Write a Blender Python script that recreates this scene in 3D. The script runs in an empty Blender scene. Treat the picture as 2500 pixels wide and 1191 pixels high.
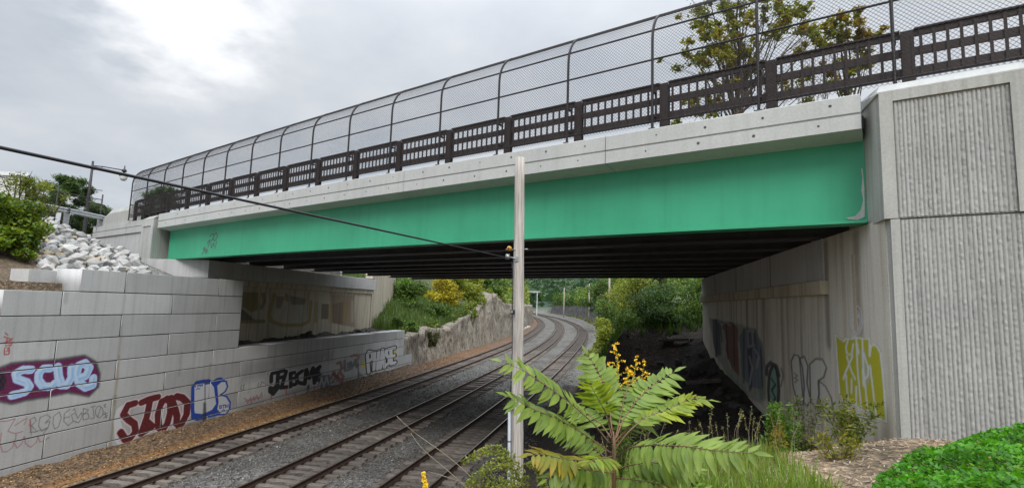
import bpy, math, random
import numpy as np
from mathutils import Matrix, Vector
R = math.radians
rnd = random.Random(7)
rng = np.random.default_rng(11)

# ------------------------------------------------------------------ camera
# world: X across the tracks (right +), Y along the tracks (away +), Z up, rail head at 0
scene = bpy.context.scene
cam_d = bpy.data.cameras.new('camera'); cam = bpy.data.objects.new('camera', cam_d)
scene.collection.objects.link(cam); scene.camera = cam
AX = Vector((0.98100911, 0.191263, 0.03224272)); AF = Vector((-0.19372237, 0.97442123, 0.11390747)); AU = Vector((-0.00963171, -0.1179904, 0.99296802))
cam.matrix_world = Matrix(((AX.x, AU.x, -AF.x, 0), (AX.y, AU.y, -AF.y, 0), (AX.z, AU.z, -AF.z, 5.9), (0, 0, 0, 1)))
cam_d.sensor_width = 36; cam_d.lens = 36*1291.6/2500; cam_d.clip_start = 0.05; cam_d.clip_end = 6000

# ------------------------------------------------------------------ world: overcast sky
SUN_EL, SUN_AZ = R(42), R(162)      # azimuth clockwise from +Y
world = bpy.data.worlds.new('World'); scene.world = world; world.use_nodes = True
nt = world.node_tree; nt.nodes.clear()
def WN(t, **k):
    n = nt.nodes.new(t)
    for a, b in k.items(): setattr(n, a, b)
    return n
def wmath(op, a, b=None, clamp=False):
    n = WN('ShaderNodeMath', operation=op); n.use_clamp = clamp
    for i, v in enumerate((a, b)):
        if v is None: continue
        if isinstance(v, (int, float)): n.inputs[i].default_value = v
        else: nt.links.new(v, n.inputs[i])
    return n.outputs[0]
tc = WN('ShaderNodeTexCoord')
sky = WN('ShaderNodeTexSky', sky_type='NISHITA'); sky.sun_disc = False
sky.sun_elevation = SUN_EL; sky.sun_rotation = SUN_AZ
sep = WN('ShaderNodeSeparateXYZ'); nt.links.new(tc.outputs['Generated'], sep.inputs[0])
zc = wmath('MAXIMUM', sep.outputs['Z'], 0.0)
den = wmath('ADD', zc, 0.22)
cmb = WN('ShaderNodeCombineXYZ')
nt.links.new(wmath('DIVIDE', sep.outputs['X'], den), cmb.inputs[0]); nt.links.new(wmath('DIVIDE', sep.outputs['Y'], den), cmb.inputs[1])
def wnoise(scale, detail, off, rough=.55):
    m = WN('ShaderNodeMapping'); m.inputs['Location'].default_value = off; nt.links.new(cmb.outputs[0], m.inputs[0])
    n = WN('ShaderNodeTexNoise'); n.inputs['Scale'].default_value = scale; n.inputs['Detail'].default_value = detail; n.inputs['Roughness'].default_value = rough
    nt.links.new(m.outputs[0], n.inputs['Vector']); return n.outputs[0]
n1 = wnoise(1.5, 5, (3.1, 1.7, 0)); n2 = wnoise(4.2, 4, (8.1, 2.2, 4))
cl = wmath('ADD', wmath('MULTIPLY', n1, .68), wmath('MULTIPLY', n2, .32))
ramp = WN('ShaderNodeValToRGB'); nt.links.new(cl, ramp.inputs[0])
e = ramp.color_ramp.elements
e[0].position = .30; e[0].color = (.240, .262, .295, 1); e[1].position = .70; e[1].color = (.355, .364, .376, 1)
m_ = ramp.color_ramp.elements.new(.5); m_.color = (.300, .317, .340, 1)
# thin bright opening in the cloud
dot = WN('ShaderNodeVectorMath', operation='DOT_PRODUCT'); nt.links.new(tc.outputs['Generated'], dot.inputs[0])
bd = Vector((-0.64, 0.63, 0.445)).normalized(); dot.inputs[1].default_value = bd
glow = wmath('MULTIPLY', wmath('SUBTRACT', dot.outputs['Value'], .983), 1/.017, True)
glow = wmath('MULTIPLY', glow, wmath('MULTIPLY', wmath('SUBTRACT', n2, .40, True), 4.0, True))
addc = WN('ShaderNodeMix', data_type='RGBA', blend_type='MIX'); nt.links.new(wmath('MULTIPLY', glow, .95), addc.inputs['Factor'])
nt.links.new(ramp.outputs[0], addc.inputs['A']); addc.inputs['B'].default_value = (.60, .60, .60, 1)
# overcast luminance rises to the zenith
grad = wmath('ADD', wmath('MULTIPLY', wmath('POWER', zc, 4.0), 5.2), .97)
sc_ = WN('ShaderNodeVectorMath', operation='SCALE'); nt.links.new(addc.outputs['Result'], sc_.inputs[0]); nt.links.new(grad, sc_.inputs['Scale'])
bg_c = WN('ShaderNodeBackground'); nt.links.new(sc_.outputs[0], bg_c.inputs[0]); bg_c.inputs[1].default_value = 1.0
bg_s = WN('ShaderNodeBackground'); nt.links.new(sky.outputs[0], bg_s.inputs[0]); bg_s.inputs[1].default_value = .06
mixs = WN('ShaderNodeMixShader'); mixs.inputs[0].default_value = .93
nt.links.new(bg_s.outputs[0], mixs.inputs[1]); nt.links.new(bg_c.outputs[0], mixs.inputs[2])
wo = WN('ShaderNodeOutputWorld'); nt.links.new(mixs.outputs[0], wo.inputs[0])

sun_d = bpy.data.lights.new('sun', 'SUN'); sun_d.energy = 1.05; sun_d.angle = R(25); sun_d.color = (1, .97, .93)
sun = bpy.data.objects.new('sun', sun_d); scene.collection.objects.link(sun)
sd = Vector((math.sin(SUN_AZ)*math.cos(SUN_EL), math.cos(SUN_AZ)*math.cos(SUN_EL), math.sin(SUN_EL)))
sun.rotation_euler = (-sd).to_track_quat('-Z', 'Y').to_euler()
vs = scene.view_settings; vs.view_transform = 'Standard'; vs.look = 'None'; vs.exposure = 1.08; vs.gamma = 1; vs.use_curve_mapping = False
scene.cycles.use_denoising = True; scene.cycles.max_bounces = 6; scene.cycles.diffuse_bounces = 4; scene.cycles.transparent_max_bounces = 4

# ------------------------------------------------------------------ helpers
COL = scene.collection
def add(name, me, mat=None, parent=None, loc=None):
    o = bpy.data.objects.new(name, me); COL.objects.link(o)
    if mat is not None and me is not None and len(me.materials) == 0: me.materials.append(mat)
    if parent is not None: o.parent = parent
    if loc is not None: o.location = loc
    return o
def empty(name, loc=(0, 0, 0)):
    o = bpy.data.objects.new(name, None); COL.objects.link(o); o.location = loc; o.empty_display_size = .3; return o
def tag(o, label, cat, group=None, kind=None):
    o['label'] = label; o['category'] = cat
    if group: o['group'] = group
    if kind: o['kind'] = kind
    return o
def struct(o): o['kind'] = 'structure'; return o
def stuff(o): o['kind'] = 'stuff'; return o
def mesh(name, v, f, smooth=False, cols=None, attr='col'):
    me = bpy.data.meshes.new(name); v = np.asarray(v, dtype=np.float32).reshape(-1, 3)
    if isinstance(f, np.ndarray):
        k = f.shape[1]; n = len(f)
        me.vertices.add(len(v)); me.vertices.foreach_set('co', v.ravel())
        me.loops.add(n*k); me.loops.foreach_set('vertex_index', f.astype(np.int32).ravel())
        me.polygons.add(n); me.polygons.foreach_set('loop_start', np.arange(0, n*k, k, dtype=np.int32))
        me.polygons.foreach_set('loop_total', np.full(n, k, dtype=np.int32)); me.update(calc_edges=True)
    else:
        me.from_pydata(v.tolist(), [], f)
    if cols is not None:
        a = me.color_attributes.new(attr, 'FLOAT_COLOR', 'POINT'); c = np.asarray(cols, dtype=np.float32)
        if c.shape[1] == 3: c = np.concatenate([c, np.ones((len(c), 1), np.float32)], 1)
        a.data.foreach_set('color', c.ravel())
    if smooth: me.polygons.foreach_set('use_smooth', np.ones(len(me.polygons), dtype=bool))
    me.validate(); me.update()
    return me
class MB:
    def __init__(s): s.v = []; s.f = []
    def quadbox(s, p):            # 8 corners: bottom ring 4, top ring 4
        i = len(s.v); s.v += [tuple(q) for q in p]
        s.f += [(i, i+3, i+2, i+1), (i+4, i+5, i+6, i+7), (i, i+1, i+5, i+4), (i+1, i+2, i+6, i+5), (i+2, i+3, i+7, i+6), (i+3, i, i+4, i+7)]; return s
    def box(s, a, b):
        x0, y0, z0 = a; x1, y1, z1 = b
        return s.quadbox([(x0, y0, z0), (x1, y0, z0), (x1, y1, z0), (x0, y1, z0), (x0, y0, z1), (x1, y0, z1), (x1, y1, z1), (x0, y1, z1)])
    def cbox(s, a, b, c=.02):     # box with chamfered edges (octagonal in two directions)
        x0, y0, z0 = a; x1, y1, z1 = b; i = len(s.v); V = []
        for z, k in ((z0, c), (z0+c, 0), (z1-c, 0), (z1, c)):
            V += [(x0+k, y0+k, z), (x1-k, y0+k, z), (x1-k, y1-k, z), (x0+k, y1-k, z)]
        s.v += V; s.f.append((i, i+3, i+2, i+1)); s.f.append((i+12, i+13, i+14, i+15))
        for r in range(3):
            for k in range(4):
                a_, b_ = i+4*r+k, i+4*r+(k+1) % 4; s.f.append((a_, b_, b_+4, a_+4))
        return s
    def prism(s, poly, ext):      # poly: list of 3d points, ext: vector
        n = len(poly); i = len(s.v); e_ = np.array(ext, float)
        s.v += [tuple(p) for p in poly] + [tuple(np.array(p, float)+e_) for p in poly]
        s.f.append(tuple(range(i, i+n))[::-1]); s.f.append(tuple(range(i+n, i+2*n)))
        for k in range(n): s.f.append((i+k, i+(k+1) % n, i+n+(k+1) % n, i+n+k))
        return s
    def tube(s, pts, r, sides=6, cap=True):
        pts = [Vector(p) for p in pts]; n = len(pts); rr = r if isinstance(r, (list, tuple)) else [r]*n
        i0 = len(s.v); up = None
        for k in range(n):
            t = (pts[min(k+1, n-1)]-pts[max(k-1, 0)]).normalized()
            if up is None: up = t.orthogonal().normalized()
            up = (up - t*up.dot(t)).normalized() if (up - t*up.dot(t)).length > 1e-5 else t.orthogonal().normalized()
            w = t.cross(up)
            for j in range(sides):
                a = 2*math.pi*j/sides; s.v.append(tuple(pts[k]+(up*math.cos(a)+w*math.sin(a))*rr[k]))
        for k in range(n-1):
            for j in range(sides):
                a, b = i0+k*sides+j, i0+k*sides+(j+1) % sides; s.f.append((a, b, b+sides, a+sides))
        if cap: s.f.append(tuple(i0+j for j in range(sides))[::-1]); s.f.append(tuple(i0+(n-1)*sides+j for j in range(sides)))
        return s
    def ring(s, prof, c, sides=12):   # lathe around z at c, prof [(r,z)]
        i0 = len(s.v)
        for r_, z_ in prof:
            for j in range(sides):
                a = 2*math.pi*j/sides; s.v.append((c[0]+r_*math.cos(a), c[1]+r_*math.sin(a), c[2]+z_))
        for k in range(len(prof)-1):
            for j in range(sides):
                a, b = i0+k*sides+j, i0+k*sides+(j+1) % sides; s.f.append((a, b, b+sides, a+sides))
        return s
    def build(s, name, mat=None, parent=None, smooth=False):
        return add(name, mesh(name, s.v, s.f, smooth), mat, parent)
# bridge frame: u along the bridge (right to left), v away from the camera
EU = np.array([-.9095, .4157, 0]); EU /= np.linalg.norm(EU); EV = np.array([EU[1], -EU[0], 0])
def Bp(u, v, z): return EU*u+EV*v+np.array([0, 0, z])
def bbox(mb, u0, u1, v0, v1, z0, z1):
    return mb.quadbox([Bp(u1, v0, z0), Bp(u0, v0, z0), Bp(u0, v1, z0), Bp(u1, v1, z0), Bp(u1, v0, z1), Bp(u0, v0, z1), Bp(u0, v1, z1), Bp(u1, v1, z1)])
def camber(u): return .06*max(-.6, 1-((u-16.5)/16.5)**2)
# value noise
def _h(i, j, k): 
    n = (i*374761393+j*668265263+k*2147483647+1013904223) & 0xffffffff
    n = ((n ^ (n >> 13))*1274126177) & 0xffffffff
    return ((n ^ (n >> 16)) & 0xffff)/65535.0
def vnoise(x, y, z=0.0):
    x = np.asarray(x, float); y = np.asarray(y, float); z = np.asarray(z, float)+0*x
    xi, yi, zi = np.floor(x).astype(np.int64), np.floor(y).astype(np.int64), np.floor(z).astype(np.int64)
    fx, fy, fz = x-xi, y-yi, z-zi
    fx, fy, fz = fx*fx*(3-2*fx), fy*fy*(3-2*fy), fz*fz*(3-2*fz)
    r = 0
    for a in (0, 1):
        for b in (0, 1):
            for c in (0, 1):
                r = r+_h(xi+a, yi+b, zi+c)*(fx if a else 1-fx)*(fy if b else 1-fy)*(fz if c else 1-fz)
    return r
def fbm(x, y, z=0.0, o=4):
    s, a, t = 0, 1, 0
    for i in range(o):
        s = s+a*vnoise(x*2**i+17*i, y*2**i-9*i, z*2**i+5*i); t += a; a *= .5
    return s/t

# ------------------------------------------------------------------ materials
def newmat(name):
    m = bpy.data.materials.new(name); m.use_nodes = True; t = m.node_tree; b = t.nodes['Principled BSDF']; return m, t, b
def tn(t, ty, ins=None, **k):
    n = t.nodes.new(ty)
    for a, b in k.items(): setattr(n, a, b)
    for a, b in (ins or {}).items():
        if hasattr(b, 'is_linked'): t.links.new(b, n.inputs[a])
        else: n.inputs[a].default_value = b
    return n
def noise_(t, scale, detail=4, rough=.6, vec=None, dist=0):
    n = tn(t, 'ShaderNodeTexNoise', {'Scale': scale, 'Detail': detail, 'Roughness': rough, 'Distortion': dist})
    if vec is not None: t.links.new(vec, n.inputs['Vector'])
    return n.outputs[0]
def ramp_(t, fac, stops):
    r = tn(t, 'ShaderNodeValToRGB'); t.links.new(fac, r.inputs[0]); el = r.color_ramp.elements
    while len(el) < len(stops): el.new(.5)
    for q, (p, c) in zip(el, stops): q.position = p; q.color = (*c, 1) if len(c) == 3 else c
    return r.outputs[0]
def mix_(t, fac, a, b, mode='MIX'):
    n = tn(t, 'ShaderNodeMix', data_type='RGBA', blend_type=mode)
    for key, v in (('Factor', fac), ('A', a), ('B', b)):
        s_ = [q for q in n.inputs if q.name == key and (q.type == ('VALUE' if key == 'Factor' else 'RGBA'))][0]
        if hasattr(v, 'is_linked'): t.links.new(v, s_)
        else: s_.default_value = v if key == 'Factor' else (*v, 1)
    return [q for q in n.outputs if q.type == 'RGBA'][0]
def bump_(t, b, h, st, dist=.02):
    n = tn(t, 'ShaderNodeBump', {'Strength': st, 'Distance': dist}); t.links.new(h, n.inputs['Height']); t.links.new(n.outputs[0], b.inputs['Normal'])
def objvec(t, sc=(1, 1, 1), world_=True):
    c = tn(t, 'ShaderNodeNewGeometry').outputs['Position'] if world_ else tn(t, 'ShaderNodeTexCoord').outputs['Object']
    m = tn(t, 'ShaderNodeMapping', {'Scale': sc}); t.links.new(c, m.inputs[0]); return m.outputs[0]
def concrete(name, c1, c2, streak=.35, stain=(.12, .11, .09), paint=False, sscale=1.0, perobj=0.0, rough=.85, bump=.25, joints=None):
    m, t, b = newmat(name); p = objvec(t); ps = objvec(t, (5*sscale, 5*sscale, .22))
    big = noise_(t, .7, 6, .62, p); fine = noise_(t, 22, 5, .65, p)
    col = ramp_(t, big, [(.3, c1), (.72, c2)])
    col = mix_(t, .35, col, ramp_(t, fine, [(.3, tuple(x*.75 for x in c1)), (.75, tuple(min(1, x*1.15) for x in c2))]))
    sn = noise_(t, 1.0, 6, .6, ps)
    sm = ramp_(t, sn, [(.48, (0, 0, 0)), (.78, (streak,)*3)])
    col = mix_(t, sm, col, stain)
    sp = ramp_(t, noise_(t, 60, 2, .5, p), [(.70, (0, 0, 0)), (.78, (.45,)*3)])
    col = mix_(t, sp, col, tuple(x*.45 for x in c1))
    if perobj:
        oi = tn(t, 'ShaderNodeObjectInfo').outputs['Random']
        col = mix_(t, 1.0, col, ramp_(t, oi, [(0, (1-perobj,)*3), (1, (1+perobj*.3,)*3)]), 'MULTIPLY')
    if paint:
        at = tn(t, 'ShaderNodeVertexColor', layer_name='paint')
        fa = tn(t, 'ShaderNodeMath', {0: at.outputs['Alpha'], 1: ramp_(t, fine, [(.1, (.72,)*3), (.5, (1,)*3)])}, operation='MULTIPLY')
        col = mix_(t, fa.outputs[0], col, at.outputs['Color'])
    t.links.new(col, b.inputs['Base Color']); b.inputs['Roughness'].default_value = rough
    hb = tn(t, 'ShaderNodeMath', {0: noise_(t, 6, 6, .6, p), 1: noise_(t, 70, 3, .6, p)}, operation='ADD')
    bump_(t, b, hb.outputs[0], bump, .012); return m
def simple(name, c1, c2=None, scale=4, rough=.6, metal=0, bump=.1, bscale=30, world_=True, stretch=(1, 1, 1), perobj=0, lo=.35, hi=.65, spec=None):
    m, t, b = newmat(name); c2 = c2 or tuple(x*.8 for x in c1); p = objvec(t, stretch, world_)
    col = ramp_(t, noise_(t, scale, 6, .62, p), [(lo, c1), (hi, c2)])
    if perobj:
        oi = tn(t, 'ShaderNodeObjectInfo').outputs['Random']
        col = mix_(t, 1.0, col, ramp_(t, oi, [(0, (1-perobj,)*3), (1, (1,)*3)]), 'MULTIPLY')
    t.links.new(col, b.inputs['Base Color']); b.inputs['Roughness'].default_value = rough; b.inputs['Metallic'].default_value = metal
    if spec is not None: b.inputs['Specular IOR Level'].default_value = spec
    if bump: bump_(t, b, noise_(t, bscale, 4, .6, p), bump, .01)
    return m
def leafmat(name, trans=.35, rough=.5):
    m, t, b = newmat(name); at = tn(t, 'ShaderNodeVertexColor', layer_name='col')
    p = objvec(t); col = mix_(t, .5, at.outputs['Color'], ramp_(t, noise_(t, 9, 3, .6, p), [(.3, (.45, .45, .4)), (.7, (1.25, 1.2, 1.0))]), 'MULTIPLY')
    t.links.new(col, b.inputs['Base Color']); b.inputs['Roughness'].default_value = rough; b.inputs['Specular IOR Level'].default_value = .35
    tr = tn(t, 'ShaderNodeBsdfTranslucent'); t.links.new(mix_(t, 1.0, col, (1.3, 1.35, .5), 'MULTIPLY'), tr.inputs[0])
    mx = tn(t, 'ShaderNodeMixShader', {0: trans}); t.links.new(b.outputs[0], mx.inputs[1]); t.links.new(tr.outputs[0], mx.inputs[2])
    t.links.new(mx.outputs[0], t.nodes['Material Output'].inputs['Surface']); return m
M = {}
M['block'] = concrete('block_concrete', (.50, .505, .505), (.64, .645, .635), .36, (.25, .235, .205), paint=True, perobj=.20)
M['fascia'] = concrete('fascia_concrete', (.45, .465, .455), (.56, .57, .555), .3, (.30, .30, .28))
M['abut'] = concrete('abutment_concrete', (.58, .55, .485), (.70, .67, .60), .75, (.28, .215, .145), paint=True, sscale=.9)
M['oldabut'] = concrete('old_abutment_concrete', (.46, .41, .31), (.58, .52, .41), .8, (.13, .09, .055), paint=True, sscale=.7)
M['newcap'] = concrete('cap_concrete', (.42, .42, .42), (.55, .55, .54), .4, (.16, .15, .13))
M['wing'] = concrete('wing_concrete', (.37, .375, .355), (.50, .50, .47), .6, (.17, .16, .14), sscale=1.6)
M['rib'] = concrete('ribbed_concrete', (.35, .355, .345), (.47, .47, .45), .65, (.15, .145, .13), sscale=3)
M['green'] = simple('green_girder_paint', (.055, .395, .222), (.044, .335, .186), .45, .44, 0, .03, 3, spec=.4)
t = M['green'].node_tree; b = t.nodes['Principled BSDF']; src_ = b.inputs['Base Color'].links[0].from_socket
st_g = ramp_(t, noise_(t, 1.0, 6, .65, objvec(t, (3.2, 3.2, .16))), [(.50, (1, 1, 1)), (.80, (.80, .84, .82))]); sp_g = ramp_(t, noise_(t, 34, 3, .6, objvec(t)), [(.70, (1, 1, 1)), (.80, (.86, .9, .88))])
t.links.new(mix_(t, 1.0, mix_(t, 1.0, src_, st_g, 'MULTIPLY'), sp_g, 'MULTIPLY'), b.inputs['Base Color'])
M['dark_steel'] = simple('dark_girder_steel', (.065, .066, .078), (.045, .045, .053), 2, .5, 0, .1, 20)  # on the inner girders this dark tone carries the shade under the deck
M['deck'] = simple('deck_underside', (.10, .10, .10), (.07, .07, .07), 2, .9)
M['brown'] = simple('brown_railing_paint', (.060, .044, .042), (.040, .029, .028), 7, .55, 0, .15, 40, spec=.4)
M['fence'] = simple('dark_fence_coating', (.035, .030, .032), (.022, .018, .020), 9, .5, 0, .05, 40)
M['link'] = simple('dark_chain_link', (.025, .023, .026), (.018, .016, .018), 9, .6, 0, 0)
M['rust'] = simple('rusty_rail_side', (.075, .042, .028), (.040, .024, .018), 12, .85, .2, .3, 60)
M['railtop'] = simple('worn_rail_head', (.42, .40, .38), (.25, .22, .20), 8, .3, .85, .05, 60)
M['tie'] = simple('weathered_tie_wood', (.28, .245, .215), (.10, .08, .066), 3, .9, 0, .5, 26, False, (1, 9, 9), .55)
M['pole'] = simple('weathered_pole_wood', (.60, .56, .52), (.30, .27, .245), 3.6, .85, 0, .9, 9, False, (9, 9, .35))
M['fpole'] = simple('far_pole_wood', (.42, .37, .31), (.30, .26, .21), 3, .85, 0, .2, 12, False, (6, 6, .3))
M['black'] = simple('black_rubber', (.012, .012, .014), (.02, .02, .022), 6, .45, 0, .05)
M['cable'] = simple('black_cable', (.010, .010, .016), (.016, .016, .024), 6, .4, 0, .05)
M['galv'] = simple('galvanised_steel', (.42, .44, .45), (.30, .32, .33), 5, .42, .7, .05)
M['pvc'] = simple('grey_conduit', (.40, .42, .45), (.32, .34, .36), 5, .45, 0, .05)
M['yellow'] = simple('yellow_insulator', (.62, .33, .03), (.5, .25, .02), 5, .35, 0, 0)
M['white'] = simple('white_cladding', (.78, .79, .78), (.70, .71, .70), 1, .6, 0, .05)
M['glass'] = simple('lamp_glass', (.75, .76, .74), (.68, .69, .67), 3, .25, 0, 0)
M['stone'] = simple('riprap_stone', (.56, .55, .53), (.36, .355, .35), 1.6, .85, 0, .5, 14, True, (1, 1, 1), .32)
M['stone_tan'] = simple('tan_riprap_stone', (.52, .43, .30), (.38, .31, .22), 1.6, .85, 0, .5, 14, True, (1, 1, 1), .25)
M['leaf'] = leafmat('foliage'); M['leaf_near'] = leafmat('near_foliage', .4, .42)
M['bark'] = simple('bark', (.10, .08, .06), (.05, .04, .032), 6, .9, 0, .5, 20)
M['stem'] = simple('reddish_stem', (.20, .085, .05), (.14, .10, .05), 6, .6, 0, .1)
M['gstem'] = simple('green_stem', (.14, .17, .05), (.11, .13, .04), 6, .6, 0, .1)
M['straw'] = simple('dry_twig', (.34, .28, .20), (.25, .2, .14), 9, .8, 0, .1)

# ------------------------------------------------------------------ track geometry (centre lines, X against Y)
_t3 = [(-60, -8.6), (0, -7.08), (16, -6.65), (28, -6.25), (45, -5.93), (60, -5.8), (80, -5.88), (100, -6.3), (121, -7.25), (143, -8.85), (174, -12.2), (220, -19.3), (271, -29), (327, -41.5), (403, -60.5), (520, -95), (700, -160)]
_t2 = [(-60, -12.6), (0, -11.1), (15, -10.75), (28, -10.4), (45, -10.1), (60, -10.05), (75, -10.3), (90, -10.8), (108, -11.75), (138, -14.2), (168, -17.3), (204, -22), (270, -33.4), (325, -45), (403, -64.5), (520, -99), (700, -164)]
_t1 = [(-60, -16.2), (0, -15.65), (15, -15.5), (28, -15.2), (45, -14.97), (60, -15.0), (75, -15.3), (87, -15.75), (104, -16.8), (129, -18.9), (160, -22.1), (187, -25.8), (228, -32.4), (272, -41.3), (325, -54), (403, -73), (520, -107), (700, -172)]
_yy = np.linspace(-60, 700, 761)
def _smooth(pts):
    a = np.interp(_yy, [p[0] for p in pts], [p[1] for p in pts]); k = np.exp(-np.linspace(-2, 2, 25)**2); k /= k.sum()
    return np.convolve(np.pad(a, 12, mode='reflect', reflect_type='odd'), k, 'valid')
TR = [_smooth(q) for q in (_t1, _t2, _t3)]
def tx(i, y): return np.interp(y, _yy, TR[i])
def ss(a, b, x): t = np.clip((x-a)/(b-a), 0, 1); return t*t*(3-2*t)
def rb(y): return np.interp(y, [0, 30, 40, 75, 105, 167, 205, 281, 403], [7.2, 7.3, 7.3, 7.0, 8.6, 11.4, 12.4, 15.5, 18])
def rockprof(y): return np.interp(y, [44, 47.7, 51, 54.5, 60, 66, 70, 77, 83, 88, 92, 98, 108, 125, 150, 200, 300], [2.0, 2.4, 2.9, 3.1, 2.9, 3.6, 4.1, 5.3, 6.4, 7.3, 7.6, 6.6, 6.0, 5.6, 5.8, 6, 6])
def terrain(x, y):
    c = tx(1, y); z = -.27+.05*(fbm(x*1.1, y*1.1)-.5)
    u = x*EU[0]+y*EU[1]; v = x*EV[0]+y*EV[1]
    # --- right bank
    zb = np.interp(y, [0, 6, 9, 10.4, 11.5, 14, 17.6, 23, 26.4, 30, 33], [4.3, 4.05, 3.75, 3.55, 3.42, 2.8, 2.31, 2.83, 3.17, 3.55, 4.1])
    lin = -.27+(x+3.45)/(4.95+3.45)*(zb+.27)
    p0 = np.interp(x, [-3.6, -2.4, -1.1, 0, 3, 6, 30], [-.27, 1.7, 3.7, 4.25, 4.35, 4.5, 5.5])
    p8 = np.interp(x, [-3.5, -1.8, -.2, 1.2, 3, 5, 30], [-.27, 1.7, 3.15, 3.55, 3.75, 3.95, 5.2])
    near = p0+(p8-p0)*ss(0, 8, y); under = np.where(x > 4.95, zb, lin)
    zr = near+(under-near)*ss(8.5, 14, y)
    rr = x-(c+rb(y))
    far = -.27+np.clip(rr, 0, None)*np.interp(y, [33, 60, 120, 400], [1.45, 1.2, .8, .8]); cap_ = np.interp(y, [33, 40, 50], [4.5, 4.8, 5.6])+.10*np.clip(rr-4, 0, 80)+1.2*(fbm(x*.12, y*.12)-.5)
    far = np.minimum(far, cap_)
    zr = zr+(far-zr)*ss(31.5, 35, y)
    z = np.where(rr > 0, np.maximum(zr+(.22+.5*ss(20, 30, y)*ss(46, 40, y))*(fbm(x*.9, y*.9)-.5)*ss(0, 1.5, rr), z), z)
    fillr = (u < .0) & (v > 12.4) & (v < 31.3) & (x > 5.6); z = np.where(fillr, 9.9, z)
    # --- left side
    ll = (c-9.2)-x
    slope = 6.15+np.clip(-20.9-x, 0, 13)*.33+np.clip(-33.9-x, 0, 100)*.02
    hill = -.27+np.clip(-18.7-x, 0, None)*1.25; hill = np.minimum(hill, slope)
    zl = np.where(y < 13.4, hill, slope)
    zl = np.where((y > 24.3) & ((v < 31.3) | (x > -22.4)), 3.2+.45*(fbm(x*1.3, y*1.3)-.45)*2*ss(-20.2, -20.9, x), zl)
    zl = np.where((y > 24.3) & (y < 44) & (x < -22.4) & (u < 34.0), 6.8, zl)
    rock = rockprof(y)+np.clip(ll-1.2, 0, 40)*np.interp(y, [44, 60, 90, 130], [.62, .55, .35, .25])+.5*(fbm(x*.4, y*.4)-.5)
    rock = np.minimum(rock, 11+3*fbm(x*.05, y*.05))
    zl = np.where(y > 46.0, rock, np.where((v > 31.3) & (x < -21), np.minimum(3.3+(-21.5-x)*.5, 10), zl))
    fl = (u > 34.3) & (v > 12.7) & (v < 31.0) & (x < -24.5) & ((y < 44) | (x < -27.5)); zl = np.where(fl, 10.05, zl)
    edge = np.where(y < 13.4, -18.7, np.where(y < 46.2, -19.55, c-10.0))
    z = np.where(x < edge, zl, z)
    # gravel heaped against the wall foot, ditch beside it
    inw = (x >= edge) & (x < -16.2) & (y < 48)
    z = np.where(inw, z+.30*ss(-17.7, -18.8, x)*(.6+.8*fbm(x*2, y*1.2))-.08*np.exp(-((x+17.55)/.22)**2)+.05*ss(-17.4, -16.9, x), z)
    # --- far hills
    z = z+70*ss(520, 1500, y)+14*ss(60, 260, np.abs(x-c))*(fbm(x*.01, y*.01)+.2)
    z = np.where(y > 440, np.maximum(z, 10*ss(440, 520, y)), z)
    return z
def lines(*seg):
    o = []
    for a, b, st in seg: o += list(np.arange(a, b, st))
    return np.array(o)
gx = lines((-3000, -600, 400), (-600, -140, 60), (-140, -60, 8), (-60, -36, 1.2), (-36, 13, .3), (13, 50, 1.5), (50, 200, 15), (200, 600, 60), (600, 3001, 400))
gy = lines((-400, -60, 60), (-60, 0, 3), (0, 56, .36), (56, 140, 1), (140, 440, 4), (440, 1000, 40), (1000, 3400, 200))
X, Y = np.meshgrid(gx, gy); Z = terrain(X, Y)
nx, ny = len(gx), len(gy)
idx = np.arange(nx*ny).reshape(ny, nx)
F = np.stack([idx[:-1, :-1], idx[:-1, 1:], idx[1:, 1:], idx[1:, :-1]], -1).reshape(-1, 4)
# earth colours by place, bridge shade and far haze painted in
c = tx(1, Y); n_ = fbm(X*.5, Y*.5); n2_ = fbm(X*2.2, Y*1.1)
col = np.zeros(X.shape+(3,)); col[:] = (.128, .122, .112)
def blend(mask, rgb): 
    global col; col = col*(1-mask[..., None])+np.array(rgb)*mask[..., None]
blend(ss(.42, .62, n_)*.6, (.066, .060, .053))
blend(ss(.5, .7, n2_)*.35, (.20, .195, .185))
for i in range(3):
    d = np.abs(X-tx(i, Y)); blend(ss(1.7, .8, d)*.75, (.078, .056, .041)); blend(ss(.30, .08, np.abs(d-.75))*.55, (.10, .052, .028))
blend(ss(9.6, 8.8, c-X)*ss(5.9, 6.2, c-X)*ss(48, 30, Y)*0, (0, 0, 0))
lz = (X < -16.25) & (X > -19.6) & (Y < 75)
blend(lz*ss(60, 25, Y)*1.0, (.30, .185, .08)); blend(lz*ss(-17.55, -17.95, X), (.150, .098, .058)); blend(lz*np.exp(-((X+17.55)/.2)**2)*.9, (.17, .06, .014))
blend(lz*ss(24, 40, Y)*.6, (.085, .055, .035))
lz2 = (X < c-6.1) & (X > c-10.5) & (Y >= 48); blend(lz2*.75, (.17, .09, .045))
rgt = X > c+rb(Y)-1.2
blend(rgt*(Y < 43)*1.0, (.026, .020, .016)); blend(rgt*(Y < 43)*ss(.5, .65, n2_), (.05, .036, .026)); blend(rgt*(Y < 12.5)*(X > -3), (.11, .085, .055)); blend(rgt*(Y < 13.5)*(X > 1.8)*ss(.3, .6, n_+.15), (.33, .24, .16))  # dark soil by the bridge, taken near-black so the colour holds its shade
blend(rgt*ss(42, 47, Y), (.075, .085, .035)); blend((rgt & (X < c+rb(Y)+.4))*ss(40, 52, Y), (.17, .165, .16))
lft = X < np.where(Y < 46, -19.55, c-10)
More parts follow.
